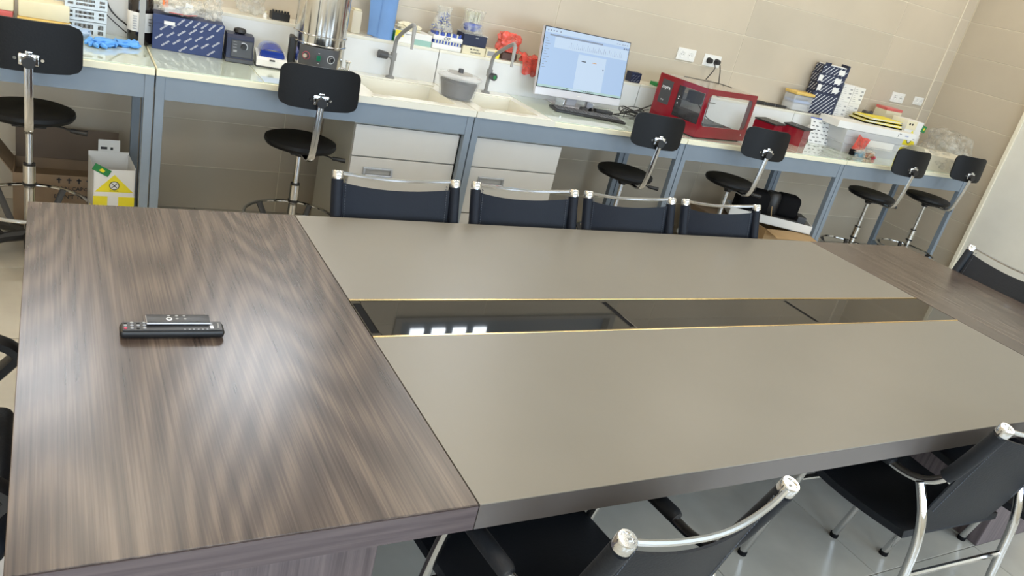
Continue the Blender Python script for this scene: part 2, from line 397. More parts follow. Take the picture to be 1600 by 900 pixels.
wf.box(XL - .15, XR + .15, YF - .15, YF, 0, 1.0).box(XL - .15, XR + .15, YF - .15, YF, 2.5, ZC)
for a, b_ in zip(edges[::2], edges[1::2]): wf.box(a, b_, YF - .15, YF, 1.0, 2.5)
wf = wf.build('wall_front', PAINT); wf['kind'] = 'structure'
for i, wx in enumerate(WINX):
    wn = struct('window_%d' % (i + 2))
    f = MB()
    for x0, x1, z0, z1 in ((-.75, -.70, 1, 2.5), (.70, .75, 1, 2.5), (-.025, .025, 1, 2.5), (-.75, .75, 1, 1.05), (-.75, .75, 2.45, 2.5)):
        f.box(wx + x0, wx + x1, YF - .12, YF - .06, z0, z1)
    f.build('window_frame', WHITE, wn)
wc = MB().box(XL - .15, XR + .15, YF - .15, YB + .15, ZC, ZC + .1).build('ceiling', CEILM); wc['kind'] = 'structure'
w1 = struct('window_1', 'high wide window in the back wall above the benches')
f = MB()
for x0, x1, z0, z1 in ((WX0, WX0 + .05, WZ0, WZ1), (WX1 - .05, WX1, WZ0, WZ1), (WX0 + .05, WX1 - .05, WZ0, WZ0 + .03), (WX0 + .05, WX1 - .05, WZ1 - .05, WZ1)):
    f.box(x0, x1, YB - .02, YB + .1, z0, z1)
f.build('window_frame', GREYP, w1)
MB().box(WX0 + .05, WX1 - .05, YB + .05, YB + .06, WZ0 + .03, WZ1 - .05).build('blind', SKYP, w1)
for k in range(4):
    x = 2.15 + 0.165 * k
    MB().box(x, x + .10, YB + .035, YB + .049, 2.345, 2.76).build('window_pane', LITP, w1)
for k, (VX0, VX1) in enumerate(VW):  # unseen windows, added only to throw sheen onto the wooden table end
    w1 = struct('window_%d' % (6 + k), ('small unseen window added for table sheen, above the tube racks', 'small unseen window added for table sheen, above the distiller')[k])
    for x0, x1, z0, z1 in ((VX0, VX0 + .04, VZ0, VZ1), (VX1 - .04, VX1, VZ0, VZ1), (VX0 + .04, VX1 - .04, VZ0, VZ0 + .04), (VX0 + .04, VX1 - .04, VZ1 - .04, VZ1)):
        MB().box(x0, x1, YB - .02, YB + .1, z0, z1).build('window_frame', WHITE, w1)
    MB().box(VX0 + .04, VX1 - .04, YB + .04, YB + .05, VZ0 + .04, VZ1 - .04).build('window_pane', LITQ, w1)
for k, (x, y) in enumerate(CEIL):
    t = thing('ceiling_light', 'square flush ceiling light panel, %s in the %s row' % (('first from the left', 'second from the left', 'third from the left', 'fourth from the left', 'last on the right')[k % 5], ('window side', 'middle', 'bench side')[k // 5]), 'light', (x, y, ZC), group='ceiling light panels')
    MB().box(-.3, .3, -.3, -.285, -.03, 0).box(-.3, .3, .285, .3, -.03, 0).box(-.3, -.285, -.285, .285, -.03, 0).box(.285, .3, -.285, .285, -.03, 0).build('frame', WHITE, t)
    MB().box(-.285, .285, -.285, .285, -.022, -.004).build('diffuser', LED, t)

# ------------------------------------------------------------ conference table
X0, X1, X2, X3 = -0.052, 0.667, 3.102, 3.832
Y0, Y1, ZT, TT = 0.945, 2.340, 0.76, 0.057
G0, G1 = 1.557, 1.750
t = thing('conference_table', 'long conference table with dark wood ends and taupe middle boards', 'table', ((X0 + X3) / 2, (Y0 + Y1) / 2, 0))
def LT(b): return T((-(X0 + X3) / 2, -(Y0 + Y1) / 2, 0))
ltm = LT(None)
def end_board(x0, x1, lab):
    o = MB().box(x0, x1, Y0 + .0015, Y1, ZT - .004, ZT, 0.0012, ltm).build('end_board', WOOD, t, label=lab)
    MB().box(x0, x1, Y0, Y1, ZT - TT, ZT - .004, 0, ltm).build('edge_band', WOODE, o)
end_board(X0, X1 - .0012, 'dark wood-grain end board nearest the viewer')
end_board(X2 + .0012, X3, 'dark wood-grain end board at the far right end')
for a, b_, lab in ((Y0, G0 - .003, 'wide taupe middle board on the near side'), (G1 + .003, Y1, 'taupe middle board on the bench side')):
    o = MB().box(X1 + .0012, X2 - .0012, a, b_, ZT - .003, ZT, 0.001, ltm).build('middle_board', TAUPE, t, label=lab)
    MB().box(X1 + .0012, X2 - .0012, a, b_, ZT - TT, ZT - .003, 0, ltm).build('edge_band', TAUPEE, o)
for y in (G0, G1):
    MB().box(X1 + .0012, X2 - .0012, y - .003, y + .003, ZT - .02, ZT + .0012, 0.0008, ltm).build('brass_strip', BRASS, t)
MB().box(X1 + .001, X2 - .001, G0 + .003, G1 - .003, ZT - TT, ZT - .03, 0, ltm).build('cable_tray', BLKM, t)
gs = [(X1 + .001, X1 + .028, 1), (X1 + .025, 1.462, 0), (1.462, 1.484, 1), (1.484, 2.278, 0), (2.278, 2.296, 1), (2.296, X2 - .001, 0)]
for a, b_, slot in gs:
    if not slot: MB().box(a, b_, G0 + .0035, G1 - .0035, ZT - .010, ZT - .0008, 0.001, ltm).build('glass_panel', BLKGLASS, t)
    else:
        MB().box(a, b_, G0 + .0035, G0 + .018, ZT - .010, ZT - .0008, 0, ltm).box(a, b_, G1 - .018, G1 - .0035, ZT - .010, ZT - .0008, 0, ltm).box(a, a + .003, G0 + .018, G1 - .018, ZT - .010, ZT - .0008, 0, ltm).build('slot_frame', BLKGLASS, t)
        MB().box(a + .003, b_, G0 + .018, G1 - .018, ZT - .029, ZT - .003, 0, ltm).build('cable_brush', BLKM, t)
for a, b_ in ((0.20, 0.57), (3.12, 3.50)):
    MB().box(a, b_, 1.11, 2.18, 0.0, ZT - TT, 0.003, ltm).build('pedestal', WOODP, t)
MB().box(0.57, 3.12, 1.55, 1.78, ZT - TT - .10, ZT - TT, 0, ltm).build('beam', WOODE, t)

# remotes
t = thing('remote_control', 'long black television remote lying underneath on the wood table end', 'remote', (0.228, 1.590, ZT), R(-2.0))
MB().box(-.103, .103, -.021, .021, 0.0015, .021, 0.008, seg=3).build('body', BLACK, t, True)
MB().box(-.098, .098, -.019, .019, .0195, .0218, 0.001).build('keypad_plate', BLACK, t)
for ix, x in enumerate((-.092, -.080, -.068, -.056)):
    for iy, y in enumerate((-.010, 0.002, 0.013)):
        red = ix == 0 and iy == 0
        MB().lathe([(.0036, 0), (.0034, .0015), (.002, .002)], (x, y, .0215), n=10).build('power_button' if red else 'button', PINKW if red else (INKG if iy == 1 or ix % 2 else BLACK), t)
MB().box(.073, .080, -.013, -.001, .0215, .0228, .0004).build('button', INKW, t, label='white rectangular button')
MB().box(.073, .079, .004, .011, .0215, .0226, .0004).build('button', INKG, t)
for k in range(6): MB().box(.020 + k * .009, .0235 + k * .009, -.0175, -.015, .0215, .0226).build('button', INKG, t)
MB().text('Hisense', .007, T((.090, .0, .0220), R(90))).build('lettering', MGREY, t)
t = thing('remote_control', 'slim glossy remote with silver rim, resting on top of the longer remote', 'remote', (0.240, 1.610, ZT + .0222), R(-1.0))
RM = T((0, 0, .0035), 0, 0, R(0.6))
MB().box(-.064, .064, -.0185, .0185, -.0025, .0025, 0.0022, RM, 3).build('rim', SILVER, t, True)
MB().box(-.063, .063, -.0178, .0178, .0018, .0034, 0.001, RM, 2).build('face_plate', BLACK, t, True)
MB().lathe([(.0062, 0), (.0062, .0007), (.0036, .0007), (.0036, .0004)], (-.019, -.004, .0034), n=24, mtx=RM).build('ring_button', INKW, t)
MB().lathe([(.0040, 0), (.0040, .0009)], (-.019, -.004, .0034), n=20, mtx=RM).build('button', BLACK, t)
for x, y in ((-.003, -.003), (.013, -.003), (-.019, .011), (-.003, .011), (.012, .011)):
    MB().lathe([(.0032, 0), (.0028, .0008)], (x, y, .0034), n=12, mtx=RM).build('button', GREYP, t)

# ------------------------------------------------------------ lab benches
BY, BZ, RY, LZ = 3.572, 0.90, 4.165, 1.085
bx = [-1.10, 0.374, 1.870, 3.305, 4.785, 6.29]
blab = ['blue-grey framed lab bench at the far left holding the gloves and racks',
        'lab bench with the steel distiller and the left sink',
        'lab bench with the right sink and the computer',
        'lab bench carrying the red machine',
        'last lab bench on the right, piled with bags and boxes']
TT2 = 0.032
def top_mb(x0, x1, y0, y1, hole=None):
    b = MB()
    z0, z1 = BZ - TT2, BZ
    if hole:
        hx0, hx1, hy0, hy1 = hole
        b.box(x0, hx0, y0, y1, z0, z1).box(hx1, x1, y0, y1, z0, z1).box(hx0, hx1, y0, hy0, z0, z1).box(hx0, hx1, hy1, y1, z0, z1)
    else: b.box(x0, x1, y0, y1, z0, z1, .002)
    return b
for i in range(5):
    a, b_ = bx[i] + .003, bx[i + 1] - .003
    t = thing('lab_bench', blab[i], 'bench', ((a + b_) / 2, 3.87, 0), group='blue-grey lab benches along the tiled wall')
    M_ = T((-(a + b_) / 2, -3.87, 0))
    for lx in (a, b_ - .036):
        for ly in (BY + .010, 4.12):
            MB().box(lx, lx + .036, ly, ly + .036, 0.0, BZ - TT2, .002, M_).build('leg', BLUEG, t)
        MB().box(lx + .004, lx + .032, BY + .046, 4.12, .80, .86, 0, M_).build('side_rail', BLUEG, t)
        MB().box(lx + .004, lx + .032, BY + .046, 4.12, .08, .12, 0, M_).build('side_rail', BLUEG, t)
    MB().box(a + .036, b_ - .036, BY + .014, BY + .034, BZ - TT2 - .100, BZ - TT2, .001, M_).build('apron', BLUEG, t)
    MB().box(a + .036, b_ - .036, 4.13, 4.15, BZ - TT2 - .060, BZ - TT2, .001, M_).build('apron', BLUEG, t)
    # worktop
    sink = None
    if i == 1: sink = (1.245, b_, (1.345, 1.790, 3.655, 4.020))
    if i == 2: sink = (a, 2.345, (1.945, 2.285, 3.655, 4.000))
    gx0, gx1 = a, b_
    if i == 1: gx1 = 1.242
    if i == 2: gx0 = 2.348
    MB().box(gx0, gx1, BY, RY, BZ - TT2, BZ - .005, .002, M_).build('worktop', CREAME, t)
    n = 2 if i in (1, 2) else 3
    for k in range(n):
        q0, q1 = gx0 + (gx1 - gx0) * k / n, gx0 + (gx1 - gx0) * (k + 1) / n
        MB().box(q0 + .004, q1 - .001, BY + .012, RY - .004, BZ - .005, BZ, .001, M_).build('glass_tile', GLASST, t)
    if sink:
        sx0, sx1, h = sink
        s_ = top_mb(sx0, sx1, BY - .004, RY, h); 
        for v in s_.bm.verts: v.co = M_ @ v.co
        s_ = s_.build('sink', CERAM, t)
        D = .135
        bb = MB().box(h[0] - .006, h[0], h[2] - .006, h[3] + .006, BZ - D, BZ - TT2, 0, M_).box(h[1], h[1] + .006, h[2] - .006, h[3] + .006, BZ - D, BZ - TT2, 0, M_)
        bb.box(h[0], h[1], h[2] - .006, h[2], BZ - D, BZ - TT2, 0, M_).box(h[0], h[1], h[3], h[3] + .006, BZ - D, BZ - TT2, 0, M_).box(h[0] - .006, h[1] + .006, h[2] - .006, h[3] + .006, BZ - D - .008, BZ - D, 0, M_)
        bb.build('basin', CERAM, s_)
        MB().lathe([(.03, 0), (.03, .004), (.012, .002)], ((h[0] + h[1]) / 2, (h[2] + h[3]) / 2, BZ - D), mtx=M_).build('drain', CHROME, s_, True)
        MB().cyl((h[0] + .045, h[3] - .05, BZ - D), (h[0] + .045, h[3] - .05, BZ - .045), .022, n=20, mtx=M_).build('overflow_pipe', CLEARP, s_, True)
        for q in ((h[0] - .035, h[1] + .035, h[3] + .03, h[3] + .038), (h[0] - .035, h[1] + .035, BY + .0, BY + .008)):
            MB().box(q[0], q[1], q[2], q[3], BZ, BZ + .006, .002, M_).build('raised_rim', CERAM, s_)
    # riser and ledge behind the worktop
    u_ = thing('wall_ledge', ('cream ledge on white riser at the far left behind the racks', 'cream ledge on white riser behind the distiller and left tap', 'cream ledge on white riser behind the right tap and the computer', 'cream ledge on white riser behind the red machine', 'cream ledge on white riser at the far right behind the waste carton')[i], 'ledge', ((a + b_) / 2, 4.25, 0), group='ledges behind the benches')
    M2 = T((-(a + b_) / 2, -4.25, 0))
    MB().box(a, b_, RY + .0015, RY + .02, BZ - .04, LZ - .016, .001, M2).build('riser_panel', RISER, u_)
    MB().box(a - .001, b_ + .001, RY + .0015, YB - .0035, LZ - .016, LZ, .002, M2).build('ledge_board', CERAM, u_)
# cabinets
def cabinet(x0, x1, lab):
    t = thing('drawer_cabinet', lab, 'cabinet', ((x0 + x1) / 2, 3.9, 0), group='drawer cabinets below the sinks')
    hw = (x1 - x0) / 2
    MB().box(-hw, hw, -.262, .235, .06, .756, .002).build('body', CABS, t)
    MB().box(-hw + .02, hw - .02, -.24, .22, 0, .06).build('plinth', BLKM, t)
    MB().box(-hw + .001, hw - .001, -.282, -.263, .597, .752, .002).build('drawer_front', CAB, t)
    for z0, z1 in ((.335, .590), (.07, .328)):
        f = MB().box(-hw + .001, hw - .001, -.282, -.263, z0, z1, .002).build('drawer_front', CAB, t)
        hx = -hw + .145; hz = z1 - .070
        MB().box(hx - .078, hx - .066, -.296, -.282, hz - .024, hz + .024, .002).box(hx + .066, hx + .078, -.296, -.282, hz - .024, hz + .024, .002).box(hx - .066, hx + .066, -.296, -.282, hz + .014, hz + .024, .002).box(hx - .066, hx + .066, -.302, -.282, hz - .024, hz - .010, .003).build('handle', SATIN, f)
        MB().box(hx - .066, hx + .066, -.2845, -.282, hz - .010, hz + .014).build('handle_recess', MGREY, f)
cabinet(1.268, 1.826, 'drawer cabinet under the left sink, left side panel showing')
cabinet(1.915, 2.462, 'drawer cabinet under the right sink beside open knee space')
def tap(x, y, rz, lab, side):
    t = thing('tap', lab, 'tap', (x, y, BZ), rz, group='grey lab sink taps')
    MB().lathe([(.026, 0), (.024, .008), (.014, .012)]).build('base', GREYP, t, True)
    MB().tube([(0, 0, .008), (0, 0, .16), (0, 0, .19), (0, -.02, .225), (0, -.19, .315), (0, -.215, .318), (0, -.225, .30)], .0105, 10, smooth=2).build('spout', GREYP, t, True)
    MB().cyl((0, -.225, .31), (0, -.232, .20), .011, .007).build('nozzle', MGREY, t, True)
    MB().cyl((0, 0, .095), (0, 0, .135), .0165).build('collar', GREYP, t, True)
    if side: MB().cyl((-.01, 0, .112), (-.04, 0, .114), .010).build('stem', GREYP, t, True); MB().cyl((-.035, 0, .114), (-.085, 0, .118), .019, .022, 10).build('handle', DGREY, t, True)
    else:
        MB().cyl((.01, -.01, .10), (.016, -.042, .10), .019, .021, 10).build('handle', DGREY, t, True)
        MB().cyl((.016, -.042, .10), (.0165, -.045, .10), .011, .011, 12).build('green_marker', GREEN, t, True)
tap(1.590, 4.120, 0, 'grey swan-neck tap over the left sink, handle pointing left', True)
tap(2.168, 4.095, 0, 'grey swan-neck tap over the right sink, green dot on its handle', False)

# ------------------------------------------------------------ lab stools
def rounded_plate(b, w_, h_, th, rad, curve, c, tilt=0.0, taper=0.0, nu=16, nv=10):
    def f(u, v):
        z = (v - .5) * h_
        e = max(0, abs(z) - (h_ / 2 - rad)); inset = rad - math.sqrt(max(0, rad * rad - e * e))
        hw = (w_ / 2 - inset) * (1 - taper * (z / h_))
        x = (u * 2 - 1) * hw
        return (c[0] + x, c[1] - curve * (1 - (x / (w_ / 2)) ** 2) + tilt * z, c[2] + z)
    return b.grid(f, nu, nv, th)
def stool(label, loc, rz, dz):
    t = thing('lab_stool', label, 'stool', loc, rz, 'black lab stools along the benches')
    u = Matrix.Translation((0, 0, dz))
    MB().lathe([(.02, .608), (.13, .612), (.160, .622), (.168, .636), (.165, .650), (.145, .658), (.05, .655), (.001, .654)], n=40, mtx=u).build('seat', SEATM, t, True)
    MB().box(-.06, .06, -.09, .07, .596, .610, .004, u).cyl((0, 0, .57), (0, 0, .60), .022, .03, mtx=u).build('seat_plate', BLACK, t, True)
    MB().tube([(.04, -.02, .600 + dz), (.12, -.05, .597 + dz), (.15, -.06, .588 + dz)], .004).cyl((.145, -.058, .590 + dz), (.205, -.075, .588 + dz), .009, .0115).build('lever', BLACK, t, True)
    MB().cyl((0, 0, .40), (0, 0, .575 + dz), .0135, n=18).build('gas_column', CHROME, t, True)
    c = MB().cyl((0, 0, .10), (0, 0, .415), .0205, n=20).cyl((0, 0, .335), (0, 0, .412), .0235, n=20).build('column_sleeve', STEEL, t, True)
    MB().cyl((0, 0, .412), (0, 0, .420), .022, n=18).build('collar_ring', BLACK, c, True)
    MB().cyl((0, 0, .325), (0, 0, .336), .026, n=18).build('collar_ring', BLACK, c, True)
    MB().tube([(.222 * math.cos(2 * PI * k / 40), .222 * math.sin(2 * PI * k / 40), .245) for k in range(40)], .0078, 8, closed=True).build('foot_ring', CHROME, t, True)
    for k in range(5):
        a = k * 2 * PI / 5 + .93
        MB().tube([(.10 * math.cos(a), .10 * math.sin(a), .095), (.155 * math.cos(a), .155 * math.sin(a), .165), (.214 * math.cos(a), .214 * math.sin(a), .245)], .01, 6, flat=(.014, .010)).build('ring_bracket', BLACK, t, True)
    for k in range(5):
        a = k * 2 * PI / 5 + .93
        ca, sa = math.cos(a), math.sin(a)
        l = MB().tube([(0, 0, .10), (.10 * ca, .10 * sa, .095), (.27 * ca, .27 * sa, .055)], [.026, .022, .015], 8).build('base_leg', BLACK, t, True)
        MB().cyl((.262 * ca, .262 * sa, 0), (.262 * ca, .262 * sa, .05), .018, .012, 12).build('glide', BLKM, l, True)
    bar = [(0, -.03, .604 + dz), (0, -.13, .603 + dz), (0, -.205, .606 + dz), (0, -.235, .64 + dz), (0, -.25, .71 + dz), (0, -.262, .78 + dz), (0, -.275, .905 + dz)]
    MB().tube(bar, 0, 8, flat=(.0155, .0055), smooth=2).build('back_bar', CHROME, t, True)
    z = .905 + dz
    MB().box(-.034, .034, -.268, -.252, z - .022, z + .022, .005).box(-.056, .056, -.254, -.246, z - .017, z + .017, .005).box(-.012, .012, -.272, -.25, z + .018, z + .032, .003).build('bracket', CHROME, t, True)
    br = [o for o in t.children if o.name.startswith('bracket')][0]
    for s_ in (-1, 1): MB().cyl((s_ * .044, -.253, z), (s_ * .044, -.260, z), .006).build('bolt', STEEL, br, True)
    MB().cyl((0, -.268, z - .008), (0, -.292, z - .008), .024, .021, 20).build('knob', BLACK, t, True)
    b = MB(); rounded_plate(b, .342, .184, -.016, .042, .035, (0, -.205, .950 + dz), tilt=.06, nu=20, nv=16)
    b.build('backrest', SEATM, t, True)
    if dz > 0:
        for o in t.children:
            if o.name.startswith('backrest'): o.scale.x = .9
    return t
stool('black lab stool at the far left, in front of the brown carton', (-.075, 3.665, 0), R(1), 0)
stool('black lab stool in front of the steel distiller', (1.025, 3.655, 0), R(-2), -.012)
stool('black lab stool between the keyboard and the red machine', (2.93, 3.60, 0), R(-9), .01)
stool('black lab stool in front of the red machine and its small red boxes', (3.80, 3.61, 0), R(-12), .02)
stool('black lab stool second from the right, in front of the yellow biohazard carton', (5.225, 3.60, 0), R(-8), .03)
stool('rightmost black lab stool, in front of the crumpled plastic bag', (5.93, 3.61, 0), R(-8), .045)

# ------------------------------------------------------------ sling chairs round the table
HW = .215
def sling_chair(label, loc, rz, leather=LEATH, group='black sling chairs with chrome frames around the table'):
    t = thing('conference_chair', label, 'chair', loc, rz, group)
    for s_ in (-1, 1):
        x = s_ * HW
        # one long tube: back post, arm, then front leg
        MB().tube([(x, -.255, .868), (x, -.235, .80), (x, -.205, .70), (x * 1.02, -.165, .645), (x * 1.05, -.10, .622), (x * 1.07, 0, .628), (x * 1.07, .09, .632), (x * 1.07, .14, .60), (x * 1.07, .17, .48), (x * 1.07, .215, .25), (x * 1.07, .265, .012)], .0125, 10, smooth=2).build('frame_tube', CHROME, t, True)
        MB().tube([(x * 1.07, -.145, .632), (x * 1.07, -.19, .56), (x * 1.07, -.215, .47), (x * 1.07, -.222, .38), (x * 1.07, -.235, .25), (x * 1.07, -.285, .12), (x * 1.07, -.36, .012)], .0135, 10, smooth=2).build('leg', CHROME, t, True)
        MB().tube([(x, -.2555, .862), (x, -.235, .80), (x, -.205, .715), (x, -.190, .685)], .0195, 12, smooth=1).build('post_sleeve', leather, t, True)
        c = Vector((x, -.256, .868)); d_ = Vector((0, -.28, .96)).normalized()
        MB().lathe([(.0190, 0), (.0190, .019), (.0170, .0225), (.0130, .0225), (.0115, .0195), (.001, .0195)], n=20, mtx=Matrix.Translation(c) @ d_.to_track_quat('Z', 'Y').to_matrix().to_4x4()).build('post_cap', CHROME, t, True)
        MB().tube([(x * 1.07, -.055, .630), (x * 1.07, -.045, .632), (x * 1.07, .095, .636), (x * 1.07, .105, .636)], [.015, .0185, .0185, .015], 14).build('arm_pad', leather, t, True)
        for (yy) in (.265, -.36): MB().cyl((x * 1.07, yy, 0), (x * 1.07, yy, .014), .0155).build('foot', BLKM, t, True)
    MB().tube([(-HW, -.262, .882), (-HW * .6, -.282, .868), (0, -.294, .858), (HW * .6, -.282, .868), (HW, -.262, .882)], .0062, 8, smooth=2).build('top_rail', CHROME, t, True)
    def back(u, v):
        x = (u * 2 - 1); w_ = HW - .004 - (.05 * max(0, 1 - v * 3.0) ** 2)
        z = .455 + v * .400; y = -.165 - .088 * v ** 1.1 - .030 * (1 - x * x) * v
        z -= .030 * (1 - x * x) * v ** 3
        return (x * w_, y, z)
    MB().grid(back, 14, 12, .005).build('backrest', leather, t, True)
    st = MB()
    for s_ in (-1, 1):
        for k in range(36):
            z = .56 + k * .0085; v = (z - .455) / .4; y = -.165 - .088 * v ** 1.1 - .030 * (1 - .86 ** 2) * v
            for yo in (-.0015, .0065): st.box(s_ * HW * .86 - .0008, s_ * HW * .86 + .0008, y + yo - .001, y + yo + .001, z, z + .005)
    st = st.build('stitching', STITCH, t); st['kind'] = 'stuff'
    def seat(u, v):
        x = (u * 2 - 1); y = -.168 + v * .46
        z = .455 - .028 * math.sin(min(1, v * 1.6) * PI / 2) - .018 * (1 - x * x) * math.sin(v * PI) + .012 * v * v
        return (x * (HW + .008), y, z)
    MB().grid(seat, 10, 14, -.022).build('seat', leather, t, True)
    MB().tube([(-HW * 1.07, .19, .38), (HW * 1.07, .19, .38)], .0085).build('front_crossbar', CHROME, t, True)
    MB().tube([(-HW * 1.07, -.222, .37), (HW * 1.07, -.222, .37)], .0085).build('rear_crossbar', CHROME, t, True)
    return t
sling_chair('black sling chair nearest the viewer, at the corner of the wooden table end', (.955, .975, 0), R(7))
sling_chair('black sling chair on the near side, right of the first one, half under the table', (2.265, 1.050, 0), R(-2))
sling_chair('black sling chair on the near side cut off by the right edge', (2.850, .905, 0), R(-3))
far = [('far-side sling chair in front of the left drawer cabinet', 1.030), ('far-side sling chair in front of the right drawer cabinet', 1.545), ('far-side sling chair third from the left, beneath the open knee space', 2.045), ('rightmost far-side sling chair, next to the light brown carton', 2.555)]
for lab, x in far: sling_chair(lab, (x, 2.168, 0), R(180), LEATHB)
sling_chair('black sling chair at the far right end of the table, before the white door', (3.652, 1.845, 0), R(90))

# office chair at the left end: only its looped arm and seat edge show
t = thing('office_chair', 'black office chair with looped armrest at the left end of the table', 'chair', (-.325, 1.56, 0), R(-90))
for s_ in (-1, 1):
    x = s_ * .245
    MB().tube([(x, -.14, .645), (x, .20, .645), (x, .262, .61), (x, .262, .585), (x, .12, .45), (x, -.04, .44), (x, -.16, .60)], .02, 8, closed=True, flat=(.022, .013), smooth=1).build('armrest', BLACK, t, True)
    MB().box(min(x, x * .75), max(x, x * .75), -.02, .10, .41, .43, .004).build('arm_bracket', BLKM, t)
MB().box(-.235, .235, -.24, .26, .415, .480, .03, seg=4).build('seat', LEATH, t, True)
def bk(u, v):
    x = u * 2 - 1; return (x * (.225 - .03 * v), -.235 - .05 * v - .03 * (1 - x * x), .50 + v * .50)
MB().grid(bk, 10, 10, .03).build('backrest', LEATH, t, True)
MB().box(-.03, .03, -.30, -.22, .40, .62, .01).build('back_spine', BLKM, t)
MB().cyl((0, 0, .09), (0, 0, .42), .03, .025).build('column', BLKM, t, True)
for k in range(5):
    a = k * 2 * PI / 5 + .2; ca, sa = math.cos(a), math.sin(a)
    l = MB().tube([(0, 0, .11), (.14 * ca, .14 * sa, .10), (.29 * ca, .29 * sa, .068)], [.03, .026, .018], 8).build('base_leg', BLACK, t, True)
    MB().cyl((.285 * ca - .012 * sa, .285 * sa + .012 * ca, .027), (.285 * ca + .012 * sa, .285 * sa - .012 * ca, .027), .027, n=16).cyl((.285 * ca, .285 * sa, .03), (.285 * ca, .285 * sa, .066), .008).build('caster', BLKM, l, True)

# ------------------------------------------------------------ things on the benches and the ledge
def sheet(b, x0, x1, z0, z1, y, d=.0006, mtx=None): return b.box(x0, x1, y - d, y, z0, z1, 0, mtx)
def carton(name, label, cat, loc, size, m_, rz=0, group=None, bev=.0015):
    t = thing(name, label, cat, loc, rz, group)
    w_, d_, h_ = size
    MB().box(-w_ / 2, w_ / 2, -d_ / 2, d_ / 2, 0, h_, bev).build('body', m_, t)
    return t
def dashes(b, w_, h_, y, step=(.034, .030), L_=.020, T_=.0042, ang=40, x0=0, z0=0, mtx=None):
    """rows of small printed diagonal strips on a face of width w_ and height h_"""
    r_ = 0; z = z0 + .012
    while z < z0 + h_ - .010:
        x = -w_ / 2 + .014 + (r_ % 2) * step[0] * .5
        while x < w_ / 2 - .012:
            M2 = Matrix.Translation((x0 + x, y, z)) @ Matrix.Rotation(-R(ang), 4, 'Y')
            b.box(-L_ / 2, L_ / 2, -.0006, 0, -T_ / 2, T_ / 2, 0, M2 if mtx is None else mtx @ M2)
            x += step[0]
        z += step[1]; r_ += 1
    return b

# -- far left, behind the first stool
t = carton('storage_box', 'navy lidless box behind the backrest of the leftmost stool', 'box', (-.02, 4.06, BZ), (.21, .16, .030), NAVYD)
sheet(MB(), .02, .05, .012, .020, -.0805).build('label_sticker', INKG, t)
t = thing('plastic_box', 'tan and yellow lidded plastic box on the navy box at the far left', 'box', (-.025, 4.06, BZ + .030))
MB().box(-.098, .098, -.07, .07, 0, .020, .004).build('body', YELLOWD, t, True)
MB().box(-.094, .094, -.066, .066, .020, .088, .006).build('lid', CREAMC, t, True)
t = thing('plastic_box', 'pinkish red lidded plastic box at the very left edge', 'box', (-.23, 4.06, BZ))
MB().box(-.095, .095, -.07, .07, 0, .038, .004).build('body', MILKY, t, True)
MB().box(-.092, .092, -.068, .068, .038, .065, .004).build('band', PINKP, t, True)
MB().box(-.095, .095, -.07, .07, .065, .115, .005).build('lid', CREAMC, t, True)
o = MB().blob((.095, 3.95, BZ + .022), (.05, .03, .030), .25, 2.2, 11, 3, BZ + .0005).build('face_mask', mat('pale_blue_mask', (.36, .48, .66), .8, var=.15, vscale=30), None, True)
tag(o, 'crumpled pale blue paper mask beside the tube racks', 'mask')
# tube racks
for k in range(3):
    t = thing('tube_rack', ('lowest white lattice tube rack of the stack left of the dark bottle', 'middle white lattice tube rack of the stack left of the dark bottle', 'topmost white lattice tube rack of the stack, cut by the frame')[k], 'rack', (.125 + .002 * k, 4.075, BZ + .012 + k * .052), R(4), 'stacked white tube racks')
    if k == 0: t.location.z = BZ + .0
    h0 = .0
    hh = .064 if k == 0 else .050
    if k: t.location.z = BZ + .066 + (k - 1) * .052
    WB = bpy.data.materials.get('rack_white') or mat('rack_white', (.62, .70, .76), .35, var=.03)
    f = MB()
    f.box(-.082, .082, -.05, -.044, hh - .010, hh - .001).box(-.082, .082, -.05, -.044, .0, .012).box(-.082, .082, -.05, -.044, hh * .45, hh * .45 + .006)
    for x in (-.082, -.050, .032, .040, .072): f.box(x, x + .010, -.0505, -.0442, .0, hh - .001)
    f.build('front_lattice', WB, t)
    g = MB()
    for z in (.001, hh * .45, hh - .008): g.box(-.082, .082, -.044, .05, z, z + .003)
    g.build('shelf_plate', MILKY, t)
    g = MB().box(.079, .082, -.044, .05, .004, hh - .001).box(-.082, -.079, -.044, .05, .004, hh - .001)
    g.build('side_wall', CLEARP, t)
    for j in range(8):
        MB().cyl((-.068 + .019 * j, -.034, .004), (-.068 + .019 * j, -.034, hh - .008), .006, n=8).build('tube', MGREY if j % 2 else CLEARP, t, True)
# dark bottle
t = thing('reagent_bottle', 'dark brown bottle with a wide white label and a pale strip', 'bottle', (.350, 4.075, BZ))
MB().lathe([(.050, 0), (.053, .006), (.053, .190), (.045, .215), (.020, .235), (.016, .262)], n=32).build('body', AMBERG, t, True)
MB().lathe([(.0536, .055), (.0540, .056), (.0540, .138), (.0536, .139)], n=32).build('label_band', PAPER, t, True)
MB().lathe([(.019, .258), (.019, .285)], n=24).build('cap', WHITE, t, True)
b = MB()
for z, w_ in ((.115, .014), (.088, .010), (.100, .012)): b.box(.030, .030 + w_, -.0505, -.0440, z, z + .0025)
b.build('label_text', INKB, t)
b = MB()
for k in range(6): b.box(-.034, -.018, -.0515, -.0420, .066 + k * .011, .0685 + k * .011)
b.build('label_text', INKG, t)
t = thing('measuring_strip', 'tall pale grey plastic strip standing in front of the dark bottle', 'strip', (.352, 4.012, BZ))
MB().box(-.012, .012, -.003, .003, 0, .27, .001).build('strip_body', MGREY, t)
